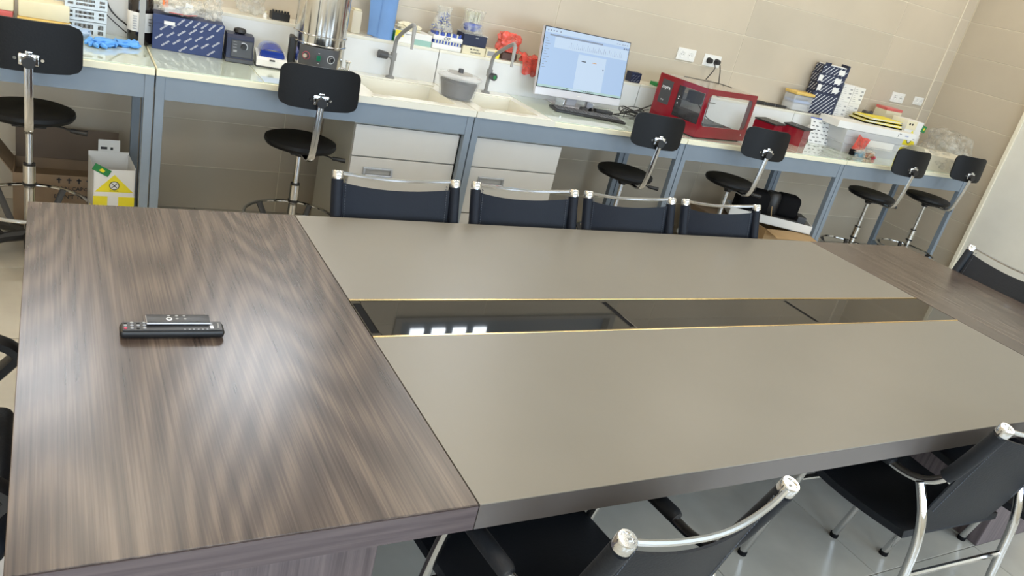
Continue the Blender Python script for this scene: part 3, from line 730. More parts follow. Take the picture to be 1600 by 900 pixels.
# gloves
def glove(name, label, loc, rz, seed, k=1.0):
    t = thing(name, label, 'glove', loc, rz, 'blue nitrile gloves on the bench')
    MB().blob((0, 0, .014 * k), (.044 * k, .027 * k, .015 * k), .22, 2.4, seed, 3, .0006).build('palm', BLUEGL, t, True)
    for j in range(5):
        a = R(-50 + 28 * j); r0 = .030 * k
        pts = [(r0 * math.cos(a) * 1.1, r0 * math.sin(a), .013), (r0 * 1.9 * math.cos(a), r0 * 1.5 * math.sin(a + .2), .017 + .006 * math.sin(seed + j)), (r0 * 2.3 * math.cos(a + .25), r0 * 1.9 * math.sin(a + .4), .009)]
        MB().tube(pts, [.0085 * k] * 1 + [.009 * k] * 1 + [.005 * k], 8).build('finger', BLUEGL, t, True)
    MB().tube([(-.040 * k + .006 * math.cos(q * PI / 5), .026 * k * math.cos(q * PI / 5), .016 + .013 * math.sin(q * PI / 5)) for q in range(10)], .0042, 6, closed=True).build('cuff', BLUEGL, t, True)
    return t
glove('glove', 'larger crumpled blue glove, left of the pair on the bench', (.195, 3.865, BZ), R(205), 2, 1.15)
glove('glove', 'smaller knotted blue glove, right of the pair near the bottle', (.280, 3.925, BZ), R(8), 5, .95)
for k, pts in enumerate(([(.17, 4.13, 1.07), (.205, 4.12, 1.00), (.262, 4.11, .955), (.300, 4.12, .925), (.33, 4.14, .906)], [(.21, 4.14, 1.08), (.222, 4.13, 1.025), (.26, 4.12, .985), (.295, 4.12, .965), (.33, 4.15, .925), (.38, 4.14, .905)])):
    o = MB().tube(pts, .0038 if k else .0026, 8, smooth=2).build('power_cable', BLACK, None, True); tag(o, ('thin', 'thicker')[k] + ' black cable hanging behind the dark bottle', 'cable', 'black cables by the dark bottle')
# navy box with diagonal lettering
t = thing('reagent_kit_box', 'large navy box with rows of diagonal white lettering and a torn top flap', 'box', (.550, 4.045, BZ), R(-5))
bw, bd, bh = .300, .150, .150
MB().box(-bw / 2, bw / 2, -bd / 2, bd / 2, 0, bh, .0015).build('body', NAVY, t)
b = MB(); one = bpy.data.meshes.new('w'); q = MB().text('QIAGEN', .0108, Matrix.Identity(4)); q.bm.to_mesh(one); q.bm.free()
def stamp(b, mesh, mtx):
    n0 = len(b.bm.verts); b.bm.from_mesh(mesh); b._fin(n0, mtx)
for r_ in range(-6, 14):
    for c_ in range(18):
        x = -.44 + c_ * .0465 + r_ * .028; z = bh - .010 - r_ * .0275 + (c_ - 5) * .0147
        if abs(x) < bw / 2 - .016 and .015 < z < bh - .014 and not (z > .118 and x < -.08):
            stamp(b, one, FRONT(x, -bd / 2 - .0005, z, 0, R(38)))
b.build('lettering', INKW, t)
MB().box(-bw / 2 - .001, bw / 2 + .001, -bd / 2 - .003, -bd / 2 - .0012, bh - .034, bh + .003, .0005).build('top_flap', NAVY, t)
b = MB()
for c_ in range(6):
    x = -.035 + c_ * .033
    stamp(b, one, FRONT(x, -bd / 2 - .0034, bh - .015, 0, R(45)))
b.build('flap_lettering', INKW, t)
MB().box(-.105, -.060, -bd / 2 - .0042, -bd / 2 - .0032, bh - .036, bh - .020).build('sticker', PAPER, t)
# bags on the navy box
t = thing('plastic_bag', 'clear bag with white and orange packets lying on the large navy box', 'bag', (.510, 4.055, BZ + .1535))
MB().blob((0, 0, .040), (.088, .055, .045), .18, 2.5, 3, 4, .001).build('bag_film', FILM, t, True)
MB().box(-.075, .06, -.035, .035, .006, .030, .003, T((0, 0, .002), R(8))).build('packet', PAPER, t)
MB().box(-.078, -.055, -.045, -.040, .030, .072, .002).build('orange_packet', mat('orange_card', (.85, .22, .06), .5), t)
MB().box(-.030, .025, -.045, -.038, .034, .046, .002, T((0, 0, 0), R(6))).build('white_packet', PAPER, t)
MB().box(.008, .040, -.048, -.044, .050, .066, .001, T((0, 0, 0), 0, 0, R(10))).build('printed_label', PAPER, t)
MB().tube([(-.05, -.05, .012), (.03, -.054, .010), (.07, -.045, .016)], .002, 6).build('pink_strip', PINKP, t, True)
t = thing('plastic_bag', 'twisted empty clear bag at the right end of the large navy box', 'bag', (.652, 4.06, BZ + .1535))
MB().blob((0, 0, .050), (.036, .045, .052), .30, 2.8, 8, 4, .001).build('bag_film', FILM, t, True)
t = thing('plastic_bag', 'clear bag standing on the ledge behind the navy box', 'bag', (.86, 4.25, LZ))
MB().blob((0, 0, .075), (.060, .045, .075), .22, 2.5, 12, 4, .001).build('bag_film', FILM, t, True)

# vortex mixer
t = thing('vortex_mixer', 'small navy vortex mixer with a dial and black cup on top', 'mixer', (.768, 3.985, BZ), R(-4))
MB().prism([(-.066, .014), (.072, .014), (.062, .108), (.040, .126), (-.050, .126), (-.062, .112)], 'x', -.060, .060).build('body', NAVYD, t)
MB().box(-.063, .063, -.072, .075, .0, .020, .004).build('foot_plate', DGREY, t)
MB().box(-.040, .056, -.0005, .0015, .0, .078, .003, T((0, -.0665, .026), 0, -R(2.5))).build('front_panel', DGREY, t)
MB().cyl((.014, -.066, .078), (.014, -.082, .078), .0125, .011, 20).build('dial', BLACK, t, True)
MB().tube([(.014 + .0175 * math.cos(a), -.0675, .078 + .0175 * math.sin(a)) for a in [R(-40 + 15 * k) for k in range(12)]], .0016, 6).build('dial_scale', INKW, t, True)
b = MB()
for z in (.095, .083, .070): b.box(-.032, -.016, -.0690, -.0668, z, z + .002)
b.box(-.030, -.014, -.0690, -.0668, .050, .060)
b.build('panel_marks', INKG, t)
MB().lathe([(.020, .118), (.022, .128), (.029, .134), (.026, .147), (.019, .150), (.013, .144)], n=24).build('cup', BLACK, t, True)
# centrifuge
t = thing('mini_centrifuge', 'white mini centrifuge with translucent blue lid next to the vortex mixer', 'centrifuge', (.918, 3.975, BZ), R(-6))
MB().prism([(-.078, .004), (.078, .004), (.078, .060), (.05, .064), (-.055, .046), (-.072, .034)], 'x', -.071, .071).build('body', WHITE, t)
MB().box(-.073, .073, -.080, .080, 0, .008, .003).build('base', DGREY, t)
def lid(u, v):
    a = u * PI; return (-.058 * math.cos(a), -.052 + v * .115, .048 + .058 * (math.sin(a) ** .6) * (.45 + .55 * math.sin(min(1, .25 + v) * PI / 2)))
MB().grid(lid, 20, 8, .003).build('lid', BLUELID, t, True)
MB().box(-.052, .052, -.054, -.050, .044, .078, .003).build('lid_front', BLUELID, t)
MB().box(-.013, .013, -.0800, -.0745, .034, .042, .002).build('latch', DGREY, t)
# distiller
t = thing('water_distiller', 'tall polished steel distiller with a dark control panel and side tap', 'distiller', (1.135, 3.945, BZ), R(-12))
r_ = .124
MB().lathe([(r_ - .002, .028), (r_, .030), (r_, .145), (r_ + .005, .148), (r_ + .005, .152), (r_, .155), (r_, .188), (r_ + .005, .191), (r_ + .005, .195), (r_ - .001, .198), (r_ - .001, .62), (r_ - .02, .635)], n=56).build('tank', STEEL, t, True)
for k in range(3):
    a = R(90 + 120 * k); MB().cyl((.10 * math.cos(a), .10 * math.sin(a), 0), (.10 * math.cos(a), .10 * math.sin(a), .030), .012).build('foot', BLKM, t, True)
def cp(u, v):
    a = R(-92 + (u - .5) * 78); rr = r_ + .010; return (rr * math.cos(a), rr * math.sin(a), .055 + v * .090)
p_ = MB().grid(cp, 12, 2, -.012).build('control_panel', DGREY, t, True)
def onp(u, z): 
    a = R(-92 + (u - .5) * 78); return (math.cos(a), math.sin(a), z)
for u, nm in ((.20, 'dial'), (.80, 'timer_dial')):
    c_ = onp(u, .100); rr = r_ + .0222
    MB().cyl((c_[0] * rr, c_[1] * rr, c_[2]), (c_[0] * (rr + .014), c_[1] * (rr + .014), c_[2]), .0115, .010, 18).build(nm, STEEL, p_, True)
    tv = Vector((-c_[1], c_[0], 0))
    MB().tube([Vector((c_[0] * rr, c_[1] * rr, c_[2])) + tv * .018 * math.cos(q * PI / 12) + Vector((0, 0, .018 * math.sin(q * PI / 12))) for q in range(24)], .0011, 5, closed=True).build('dial_ring', PINKW if u < .5 else INKW, p_, True)
c_ = onp(.5, .098); rr = r_ + .0225
mt = Matrix.Translation((c_[0] * rr, c_[1] * rr, c_[2])) @ Matrix.Rotation(math.atan2(c_[1], c_[0]) + PI / 2, 4, 'Z')
MB().box(-.009, .009, -.003, .002, -.013, .013, .001, mt).build('power_switch', GREENL, p_)
MB().text('OFF', .005, mt @ Matrix.Translation((0, -.0012, -.024)) @ Matrix.Rotation(R(90), 4, 'X')).text('ON', .005, mt @ Matrix.Translation((0, -.0012, .024)) @ Matrix.Rotation(R(90), 4, 'X')).build('lettering', INKW, p_)
MB().box(-r_ - .018, -r_ + .03, -.045, .045, .005, .16, .006).build('side_housing', BLACK, t)
MB().tube([(r_ - .004, -.02, .050), (r_ + .030, -.035, .050), (r_ + .042, -.045, .040), (r_ + .044, -.05, .018)], .007, 10, smooth=1).build('outlet_tap', CHROME, t, True)
MB().cyl((r_ + .022, -.033, .052), (r_ + .022, -.033, .090), .008, .010, 12).cyl((r_ + .008, -.03, .090), (r_ + .036, -.036, .092), .006, n=10).build('tap_handle', CHROME, t, True)
# black rack and vials on the ledge
t = thing('tube_rack', 'small black tube rack on the ledge left of the distiller', 'rack', (1.000, 4.235, LZ))
MB().box(-.045, .045, -.03, .03, 0, .036, .002).build('body', BLACK, t)
for k in range(6):
    MB().cyl((-.037 + .015 * k, -.012, .036), (-.037 + .015 * k, -.012, .047), .0055, n=10).build('tube', BLACK, t, True)
t = thing('small_jar', 'tiny white jar on the ledge beside the black tube rack', 'jar', (.925, 4.22, LZ))
MB().lathe([(.010, 0), (.010, .016), (.006, .020), (.006, .026)], n=16).build('body', WHITE, t, True); MB().lathe([(.008, .026), (.008, .032)], n=16).build('lid', CREAMC, t, True)
# blue paper roll etc.
t = thing('paper_roll', 'tall roll of blue paper standing on the ledge with a loose sheet', 'roll', (1.555, 4.245, LZ), R(10))
MB().lathe([(.018, .001), (.056, 0), (.057, .02), (.057, .30), (.02, .302)], n=36).build('roll_body', BLUEPAP, t, True)
MB().grid(lambda u, v: (-.050 - u * .060 * (.55 + .6 * v * v), -.030 + .045 * u, .004 + v * .28 + u * .02 * v), 6, 8, .0012).build('loose_sheet', BLUEPAP, t, True)
t = thing('plastic_container', 'frosted beige container between the distiller and the blue paper roll', 'container', (1.395, 4.25, LZ))
MB().box(-.026, .026, -.03, .03, 0, .115, .006).build('body', mat('frosted_beige', (.60, .55, .44), .5, var=.05), t, True)
MB().box(-.020, .020, -.024, .024, .115, .125, .003).build('lid', CREAMC, t, True)
t = carton('glove_box', 'white, yellow and green glove carton on the ledge behind the left tap', 'box', (1.712, 4.245, LZ), (.215, .12, .062), PAPER)
b = sheet(MB(), -.1075, -.060, .030, .062, -.0605); b.build('yellow_print', YELLOW, t)
sheet(MB(), .0, .1075, .0, .030, -.0605).build('green_print', mat('pale_teal', (.30, .50, .44), .5), t)
MB().box(-.1085, -.1078, -.058, .058, .0, .055).build('green_end', GREEN, t)
sheet(MB(), -.050, .0, .046, .050, -.0605).build('print_line', INKG, t)
o = MB().blob((1.690, 4.235, LZ + .0625 + .018), (.055, .032, .020), .35, 3.2, 21, 4, LZ + .0628).build('latex_glove', CREAMGL, None, True); tag(o, 'crumpled cream latex glove on top of the glove carton', 'glove')
# tip boxes
t = thing('pipette_tip_box', 'white pipette tip rack box marked with handwritten letters', 'box', (1.915, 4.225, LZ), R(-3))
MB().box(-.088, .088, -.05, .05, 0, .030, .005).build('lower_tray', WHITE, t, True)
b = MB().box(-.082, .082, -.044, .044, .030, .048); b.build('lower_core', TIPB, t)
for k in range(9): MB().cyl((-.072 + .018 * k, -.046, .031), (-.072 + .018 * k, -.046, .048), .0042, n=8).build('tip', TIPW, t, True)
MB().box(-.088, .088, -.050, .05, .048, .074, .004).build('upper_tray', WHITE, t, True)
MB().box(-.078, .078, -.040, .040, .074, .086).build('upper_core', TIPB, t)
for k in range(9): MB().cyl((-.072 + .018 * k, -.042, .074), (-.072 + .018 * k, -.042, .094), .0046, n=8).build('tip', TIPW if k % 2 else TIPB, t, True)
MB().text('CSP', .024, FRONT(-.010, -.0505, .061), shear=.25).build('handwriting', INKB, t)
t = thing('tip_bag', 'clear bag full of blue and white pipette tips on the marked tip box', 'bag', (1.880, 4.225, LZ + .0945))
MB().lathe([(.070, 0), (.062, .03), (.046, .07), (.040, .10), (.048, .125), (.052, .130)], n=26, sy=.65).build('bag_film', FILM, t, True)
b = MB(); b2 = MB()
for k in range(150):
    z = random.random() * .095 + .006; rr = .055 * (1 - z * 4.2 * .9) + .004 if z < .05 else .036
    a = random.random() * 2 * PI; q = Vector((rr * math.cos(a) * random.uniform(.6, 1), rr * .62 * math.sin(a) * random.uniform(.6, 1), z))
    dv = Vector((random.uniform(-1, 1), random.uniform(-1, 1), random.uniform(-.5, .5))).normalized() * .008
    (b if k % 2 else b2).cyl(q - dv, q + dv, .0035, .0015, 5)
o = b.build('tips', TIPB, t, True); o['kind'] = 'stuff'; o = b2.build('tips', TIPW, t, True); o['kind'] = 'stuff'
t = carton('carton_box', 'cream carton with dark handwriting under the navy tip box', 'box', (2.082, 4.228, LZ), (.145, .105, .046), CREAMC)
MB().text('M. BRICKS', .013, FRONT(.005, -.0530, .030)).text('SEQUENCER', .012, FRONT(.012, -.0530, .014)).build('handwriting', INKB, t)
t = carton('tip_box', 'navy tip box under the bag of pale tips', 'box', (2.078, 4.228, LZ + .0462), (.148, .105, .062), NAVYD, bev=.004)
sheet(MB(), .0, .018, .046, .052, -.0530).build('label_sticker', INKG, t)
MB().box(-.076, .076, -.054, .054, .062, .068, .002).build('lid', CLEARP, t)
t = thing('tip_bag', 'clear bag of pale tips and blue sachets on the navy tip box', 'bag', (2.066, 4.228, LZ + .0462 + .0685))
MB().lathe([(.068, 0), (.070, .03), (.062, .055), (.060, .10), (.070, .122), (.066, .126)], n=26, sy=.65).build('bag_film', FILM, t, True)
MB().blob((0, 0, .030), (.050, .028, .022), .2, 3, 4, 3, .002).build('blue_sachet', TIPB, t, True)
b = MB()
for k in range(40):
    x = random.uniform(-.045, .045); y = random.uniform(-.02, .02); b.cyl((x, y, .055), (x + random.uniform(-.006, .006), y, .112), .0028, .0042, 5)
o = b.build('tips', TIPW, t, True); o['kind'] = 'stuff'
t = carton('carton_box', 'small yellow and grey carton right of the handwritten carton', 'box', (2.210, 4.225, LZ), (.090, .08, .046), CREAMC)
sheet(MB(), .012, .045, .002, .044, -.0405).build('yellow_print', YELLOW, t); sheet(MB(), -.035, .010, .010, .036, -.0405).build('grey_print', INKG, t)
t = thing('plastic_bag', 'red plastic bag standing folded on the ledge behind the right tap', 'bag', (2.345, 4.245, LZ))
MB().box(-.055, .045, -.03, .03, 0, .040, .004).build('dark_contents', mat('dark_brown_card', (.09, .05, .04), .6), t)
MB().blob((-.015, .0, .095), (.072, .036, .052), .26, 2.0, 31, 4, .045).build('bag_film', SALMON, t, True)
t = thing('plastic_bag', 'red plastic bag hanging over the ledge edge beside the computer', 'bag', (2.478, 4.165, LZ))
def hang(u, v):
    x = -.085 + u * .165; k = v * .16
    y, z = (.10 - k, .055 + .010 * math.sin(9 * u) - .32 * (k - .1) ** 2) if k < .11 else (-.014 - .012 * math.sin(7 * u), .045 - (k - .11) * 1.9)
    return (x + .01 * math.sin(8 * v), y + .004 * math.sin(21 * u + 5 * v), z + .007 * math.sin(17 * u + 9 * v) - .018 * u)
MB().grid(hang, 18, 16, .0012).build('bag_film', SALMON, t, True)
MB().blob((.0, .035, .025), (.070, .040, .022), .2, 2.4, 33, 3, .001).build('bag_contents', SALMON, t, True)
# salad-spinner-like tub
t = thing('lidded_tub', 'round translucent tub with a dark inner basket and knobbed lid between the sinks', 'tub', (1.868, 3.845, BZ), R(0))
MB().lathe([(.088, 0), (.094, .004), (.112, .105), (.116, .108)], n=40).build('outer_bowl', mat('tub_clear', (.62, .64, .66), .12, alpha=.26, spec=.7), t, True)
MB().lathe([(.078, .006), (.083, .010), (.100, .085), (.098, .086)], n=40).build('basket', mat('dark_basket', (.055, .055, .06), .45, var=.2, vscale=30), t, True)
MB().lathe([(.119, .104), (.120, .112), (.114, .120), (.095, .126), (.02, .129), (.001, .129)], n=40).build('lid', CLEARP, t, True)
MB().lathe([(.068, .1265), (.070, .1285), (.02, .1305), (.001, .1305)], n=32).build('lid_disc', MGREY, t, True)
MB().lathe([(.015, .130), (.014, .150), (.010, .152)], n=20).build('knob', DGREY, t, True)
b = MB()
pts = [(2.075 + .012 * math.cos(k * 1.3) + .004 * k % .03, 4.10 + .010 * math.sin(k * 1.7), .904 + .007 * (k % 5)) for k in range(16)]
o = b.tube(pts, .0018, 6, smooth=1).build('string', CREAMC, None, True); tag(o, 'tangled pale string at the foot of the right tap', 'string')

# ------------------------------------------------------------ computer
t = thing('desktop_computer', 'silver all-in-one computer with a lit screen showing a document', 'computer', (2.735, 3.985, BZ), 0)
TL = Matrix.Translation((0, 0, .055)) @ Matrix.Rotation(R(-9), 4, 'X')
MB().box(-.310, .310, -.004, .022, .0, .386, .004, TL).build('housing', SILVER, t)
MB().box(-.309, .309, -.0055, -.0035, .045, .385, .001, TL).build('bezel', BLACK, t)
s_ = MB().box(-.304, .304, -.0064, -.0056, .050, .380, 0, TL).build('screen', SCREEN, t)
def scr(name, x0, x1, z0, z1, m_, k=0): MB().box(x0, x1, -.0070 - k * .0004, -.0065, z0, z1, 0, TL).build(name, m_, s_)
scr('page', -.055, .150, .056, .262, SCRW); scr('title_bar', -.304, .304, .352, .380, SCRW); scr('ribbon', -.232, .30, .275, .335, SCRW)
scr('search_bar', -.27, .105, .336, .345, SCRG, 1); scr('task_bar', -.304, .304, .050, .062, SCRT, 1); scr('search_field', -.080, .0, .052, .060, SCRW, 2)
b = MB()
for x in (-.290, -.272, -.252, -.233, -.205): b.box(x, x + .008, -.0078, -.0070, .360, .368, 0, TL)
for k in range(12): b.box(-.294, -.294 + .012 + .030 * ((k * 7) % 5) / 5, -.0078, -.0065, .318 - k * .0145, .3205 - k * .0145, 0, TL)
for k in range(30): b.box(-.13 + k * .0132, -.1285 + k * .0132, -.0078, -.0072, .285, .285 + .012 + .010 * ((k * 5) % 3), 0, TL)
for x in (.205, .222, .246, .262, .280): b.box(x, x + .009, -.0078, -.0070, .360, .364, 0, TL)
q = b.build('screen_text', SCRG, s_); q['kind'] = 'stuff'
b = MB().box(-.026, .006, -.0080, -.0070, .222, .228, 0, TL).box(.134, .142, -.0080, -.0070, .192, .199, 0, TL)
for k in range(6): b.box(.020 + k * .014, .025 + k * .014, -.0084, -.0074, .053, .059, 0, TL)
for x in (.262, .277, .290): b.box(x, x + .007, -.0082, -.0074, .335, .344, 0, TL)
b.box(-.100, -.094, -.0084, -.0074, .052, .060, 0, TL)
b.build('screen_marks', SCRD, s_)
scr('orange_line', .050, .082, .224, .228, mat('lit_screen_orange', (.02, .02, .02), .3, emis=((.8, .42, .15), .8)), 2)
MB().box(-.011, .011, -.0052, -.0040, .020, .025, .001, TL).build('badge', WHITE, t)
MB().box(-.12, .12, .02, .16, 0, .008, .003).build('stand_base', SILVER, t); MB().box(-.035, .035, .06, .075, .008, .20, .003).build('stand_neck', SILVER, t)
for x in (-.13, .08): MB().box(x - .005, x + .005, -.06, .03, .0, .056, .002).build('stand_leg', CHROME, t)
MB().box(-.16, .16, -.02, .02, .0005, .004, .001).build('stand_bar', SILVER, t)
t = thing('keyboard', 'black keyboard lying askew in front of the computer', 'keyboard', (2.735, 3.850, BZ), R(-13))
MB().box(-.225, .225, -.068, .068, 0, .013, .004).build('base', BLACK, t)
for r_ in range(5):
    for c_ in range(16):
        if r_ == 0 and 4 < c_ < 9: continue
        MB().box(-.212 + c_ * .0267, -.189 + c_ * .0267, -.058 + r_ * .0235, -.038 + r_ * .0235, .013, .0185, .002, seg=1).build('key', DGREY, t)
MB().box(-.212 + 5 * .0267, -.189 + 8 * .0267, -.058, -.038, .013, .0185, .002).build('space_bar', DGREY, t)
t = thing('computer_mouse', 'black mouse tucked under the middle of the computer screen', 'mouse', (2.765, 3.945, BZ), R(60))
MB().blob((0, 0, .012), (.048, .028, .015), .0, 1, 1, 3, .001).build('body', BLACK, t, True); MB().cyl((.026, -.003, .024), (.026, .003, .024), .006).build('wheel', DGREY, t, True)
t = thing('power_brick', 'black power brick on the bench beneath the right half of the screen', 'adapter', (2.915, 3.955, BZ), R(-6))
MB().box(-.060, .060, -.022, .022, 0, .026, .005).build('body', BLACK, t, True); MB().tube([(-.058, 0, .013), (-.09, .01, .012), (-.115, .02, .005)], .0035, 6).build('lead', BLACK, t, True)
random.seed(11)
for k in range(5):
    x0, y0 = 3.00 + .03 * k, 3.97 - .02 * k
    pts = [(x0, y0, .905)]
    for j in range(8):
        a = j * 1.1 + k * 1.7
        pts.append((3.12 + .09 * math.cos(a) + .012 * k, 3.96 + .07 * math.sin(a) - .01 * k, .905 + .006 * k + (.055 * abs(math.sin(a * .8 + k)) if k < 3 else .006)))
    pts.append((3.33 + .012 * k, 3.98 + .03 * k, .905 + .01 * k))
    o = MB().tube(pts, .0028, 6, smooth=2).build('power_cable', BLACK, None, True)
    tag(o, ('highest loop of black cable', 'second loop of black cable', 'third loop of black cable', 'flat black cable lying toward the front', 'flat black cable nearest the bench front')[k] + ' in the tangle right of the computer', 'cable', 'tangled cables beside the computer')
o = MB().tube([(3.02, 3.98, .906), (3.12, 4.0, .918), (3.24, 4.03, .945), (3.36, 4.06, .985), (3.372, 4.06, .995)], .0038, 8, smooth=2).build('power_cable', BLACK, None, True); tag(o, 'thick black cable rising to the left side of the red machine', 'cable')
t = carton('kit_box', 'tiny navy and silver patterned box on the ledge right of the screen', 'box', (3.285, 4.235, LZ), (.080, .06, .062), NAVYD)
dashes(MB(), .080, .062, -.0305, (.022, .015), .017, .0045, 35).build('diagonal_print', SATIN, t)
t = carton('carton_box', 'small flat green box on the ledge behind the red machine', 'box', (3.535, 4.235, LZ), (.150, .07, .022), GREEN)
MB().text('Super', .012, FRONT(-.03, -.0356, .011)).build('lettering', INKW, t)

# ------------------------------------------------------------ red machine
t = thing('red_lab_machine', 'glossy red enclosed machine with two large smoked windows', 'machine', (3.385, 3.625, BZ + .006), R(9))
W_, D_, H_ = .500, .400, .290
# left side wall with opening (plane x=0), front wall with opening (plane y=0)
b = MB()
oy0, oy1, oz0, oz1 = .012, .225, .075, .262
for y0, y1, z0, z1 in ((0, D_, 0, oz0), (0, D_, oz1, H_), (0, oy0, oz0, oz1), (oy1, D_, oz0, oz1)): b.box(0, .006, y0, y1, z0, z1)
b.build('left_panel', REDM, t)
b = MB()
fx0, fx1, fz0, fz1 = .030, W_ - .030, .070, .262
for x0, x1, z0, z1 in ((.006, W_, 0, fz0), (.006, W_, fz1, H_), (.006, fx0, fz0, fz1), (fx1, W_, fz0, fz1)): b.box(x0, x1, 0, .006, z0, z1)
for cx, cz, sx, sz in ((fx0, fz0, 1, 1), (fx1, fz0, -1, 1), (fx0, fz1, 1, -1), (fx1, fz1, -1, -1)):
    b.prism([(cx, cz), (cx + sx * .022, cz), (cx + sx * .007, cz + sz * .007), (cx, cz + sz * .022)], 'y', 0, .006)
b.build('front_panel', REDM, t)
MB().box(fx0 + .001, fx1 - .001, .002, .004, fz0 + .001, fz1 - .001).build('front_window', CLEARW, t)
MB().box(.002, .004, oy0 + .001, oy1 - .001, oz0 + .001, oz1 - .001).build('side_window', TINT, t)
b = MB()
for y0, y1, z0, z1 in ((.006, D_, 0, .05), (.006, D_, .26, H_), (.006, .05, .05, .26), (D_ - .05, D_, .05, .26)): b.box(W_ - .006, W_, y0, y1, z0, z1)
b.build('right_panel', REDM, t)
MB().box(.006, W_ - .006, .006, D_, 0, .010).build('floor_plate', BLACK, t)
b = MB().box(0, W_, 0, .030, H_ - .002, H_ + .006, .003).box(0, .030, .03, D_, H_ - .002, H_ + .006, .003)
b.build('top_rim', REDM, t)
MB().box(.030, W_, .030, D_, H_, H_ + .003).build('roof_panel', mat('roof_with_reflection', (.55, .50, .42), .15, alpha=.8), t)  # pale tone paints the wall's reflection in the glass top
MB().box(.006, .25, D_ - .02, D_ - .006, .01, H_ - .01).build('back_panel', DGREY, t)
MB().box(.20, .43, .10, .30, .045, .062, .003, T((0, 0, 0), R(3))).build('build_plate', BLACK, t)
MB().box(.06, .15, .12, .28, .015, .12, .006).build('inner_block', BLACK, t)
MB().box(.075, .140, .110, .119, .050, .095, .002).build('inner_screen', DGREY, t)
MB().cyl((.20, .12, .05), (.23, .16, .17), .003).build('rod', SATIN, t, True)
MB().cyl((.02, .20, .18), (.36, .20, .18), .004).build('rail', SATIN, t, True)
MB().box(.10, .17, .15, .23, .17, .24, .004).build('tool_head', BLACK, t)
MB().tube([(.15, .19, .24), (.2, .25, .20), (.3, .2, .09), (.36, .16, .065)], .004, 6, smooth=2).build('inner_cable', BLACK, t, True)
lp = MB().box(-.0015, -.0001, .275, .365, .120, .265, .0005).build('logo_plate', DGREY, t)
sm = Matrix.Rotation(R(-90), 4, 'Z') @ Matrix.Rotation(R(90), 4, 'X')
MB().text('myra', .034, Matrix.Translation((-.002, .322, .222)) @ sm).text('DCS', .012, Matrix.Translation((-.002, .330, .142)) @ sm).build('lettering', INKW, lp)
b = MB()
for z in (.235, .222, .195): b.cyl((.0015, .205, z - .04), (-.001, .205, z - .04), .0035, n=10)
b.build('indicator_dots', INKW, t)
MB().box(W_ - .05, W_ - .046, -.0008, 0, .035, .045).build('badge_dot', INKW, t)
for x, y in ((.03, .03), (W_ - .03, .03), (.03, D_ - .03), (W_ - .03, D_ - .03)): MB().cyl((x, y, -.006), (x, y, .001), .012).build('foot', BLKM, t, True)
MB().tube([(W_ - .02, .20, H_ + .004), (W_ - .02, .30, H_ + .004), (.20, .38, H_ + .004)], .0022, 6).build('roof_cable', BLACK, t, True)
# sockets
def socket(x0, x1, z0, z1, lab):
    t = thing('wall_socket', lab, 'socket', ((x0 + x1) / 2, YB - TH, (z0 + z1) / 2), 0, 'double wall sockets above the ledge')
    w_ = (x1 - x0) / 2; h_ = (z1 - z0) / 2
    MB().box(-w_, w_, -.010, 0, -h_, h_, .003).build('plate', WHITE, t)
    for s_ in (-1, 1):
        q = MB().lathe([(.0225, 0), (.0225, .003), (.0205, .003), (.0195, -.001), (.001, -.001)], n=24, mtx=Matrix.Translation((s_ * w_ * .46, -.0102, 0)) @ Matrix.Rotation(R(90), 4, 'X')).build('socket_well', WHITE, t, True)
        for dx in (-.009, .009): MB().cyl((s_ * w_ * .46 + dx, -.0090, 0), (s_ * w_ * .46 + dx, -.0118, 0), .003, n=8).build('pin_hole', INKB, q)
        MB().cyl((s_ * w_ * .46, -.0090, .012), (s_ * w_ * .46, -.0118, .012), .003, n=8).build('pin_hole', INKG, q)
    return t
socket(3.672, 3.832, 1.268, 1.348, 'empty double wall socket left of the plugged one')
socket(3.915, 4.073, 1.262, 1.342, 'double wall socket with two black plugs in it')
socket(6.022, 6.190, 1.272, 1.352, 'double wall socket above the yellow biohazard carton')
socket(6.325, 6.450, 1.286, 1.352, 'smaller double wall socket closest to the room corner')
for k, (x, pts) in enumerate(((3.958, [(3.965, 4.288, 1.298), (3.975, 4.26, 1.27), (3.93, 4.24, 1.225), (3.84, 4.20, 1.150), (3.815, 4.16, 1.125), (3.80, 4.08, 1.16), (3.78, 3.98, 1.204)]), (4.030, [(4.030, 4.288, 1.29), (4.030, 4.265, 1.25), (4.035, 4.255, 1.19), (4.04, 4.23, 1.12), (4.02, 4.18, 1.093), (3.95, 4.14, 1.095), (3.86, 4.05, 1.17), (3.78, 3.93, 1.203)]))):
    t = thing('power_plug', ('black plug and cord in the left half of the socket', 'black plug and cord in the right half of the socket')[k], 'plug', (x, YB - TH - .013, 1.302), group='black plugs in the wall socket')
    MB().cyl((0, 0, 0), (0, -.030, 0), .021, .017, 18).build('plug_body', BLACK, t, True)
    MB().tube([Vector(p) - Vector(t.location) for p in pts], .0036, 8, smooth=2).build('cord', BLACK, t, True)
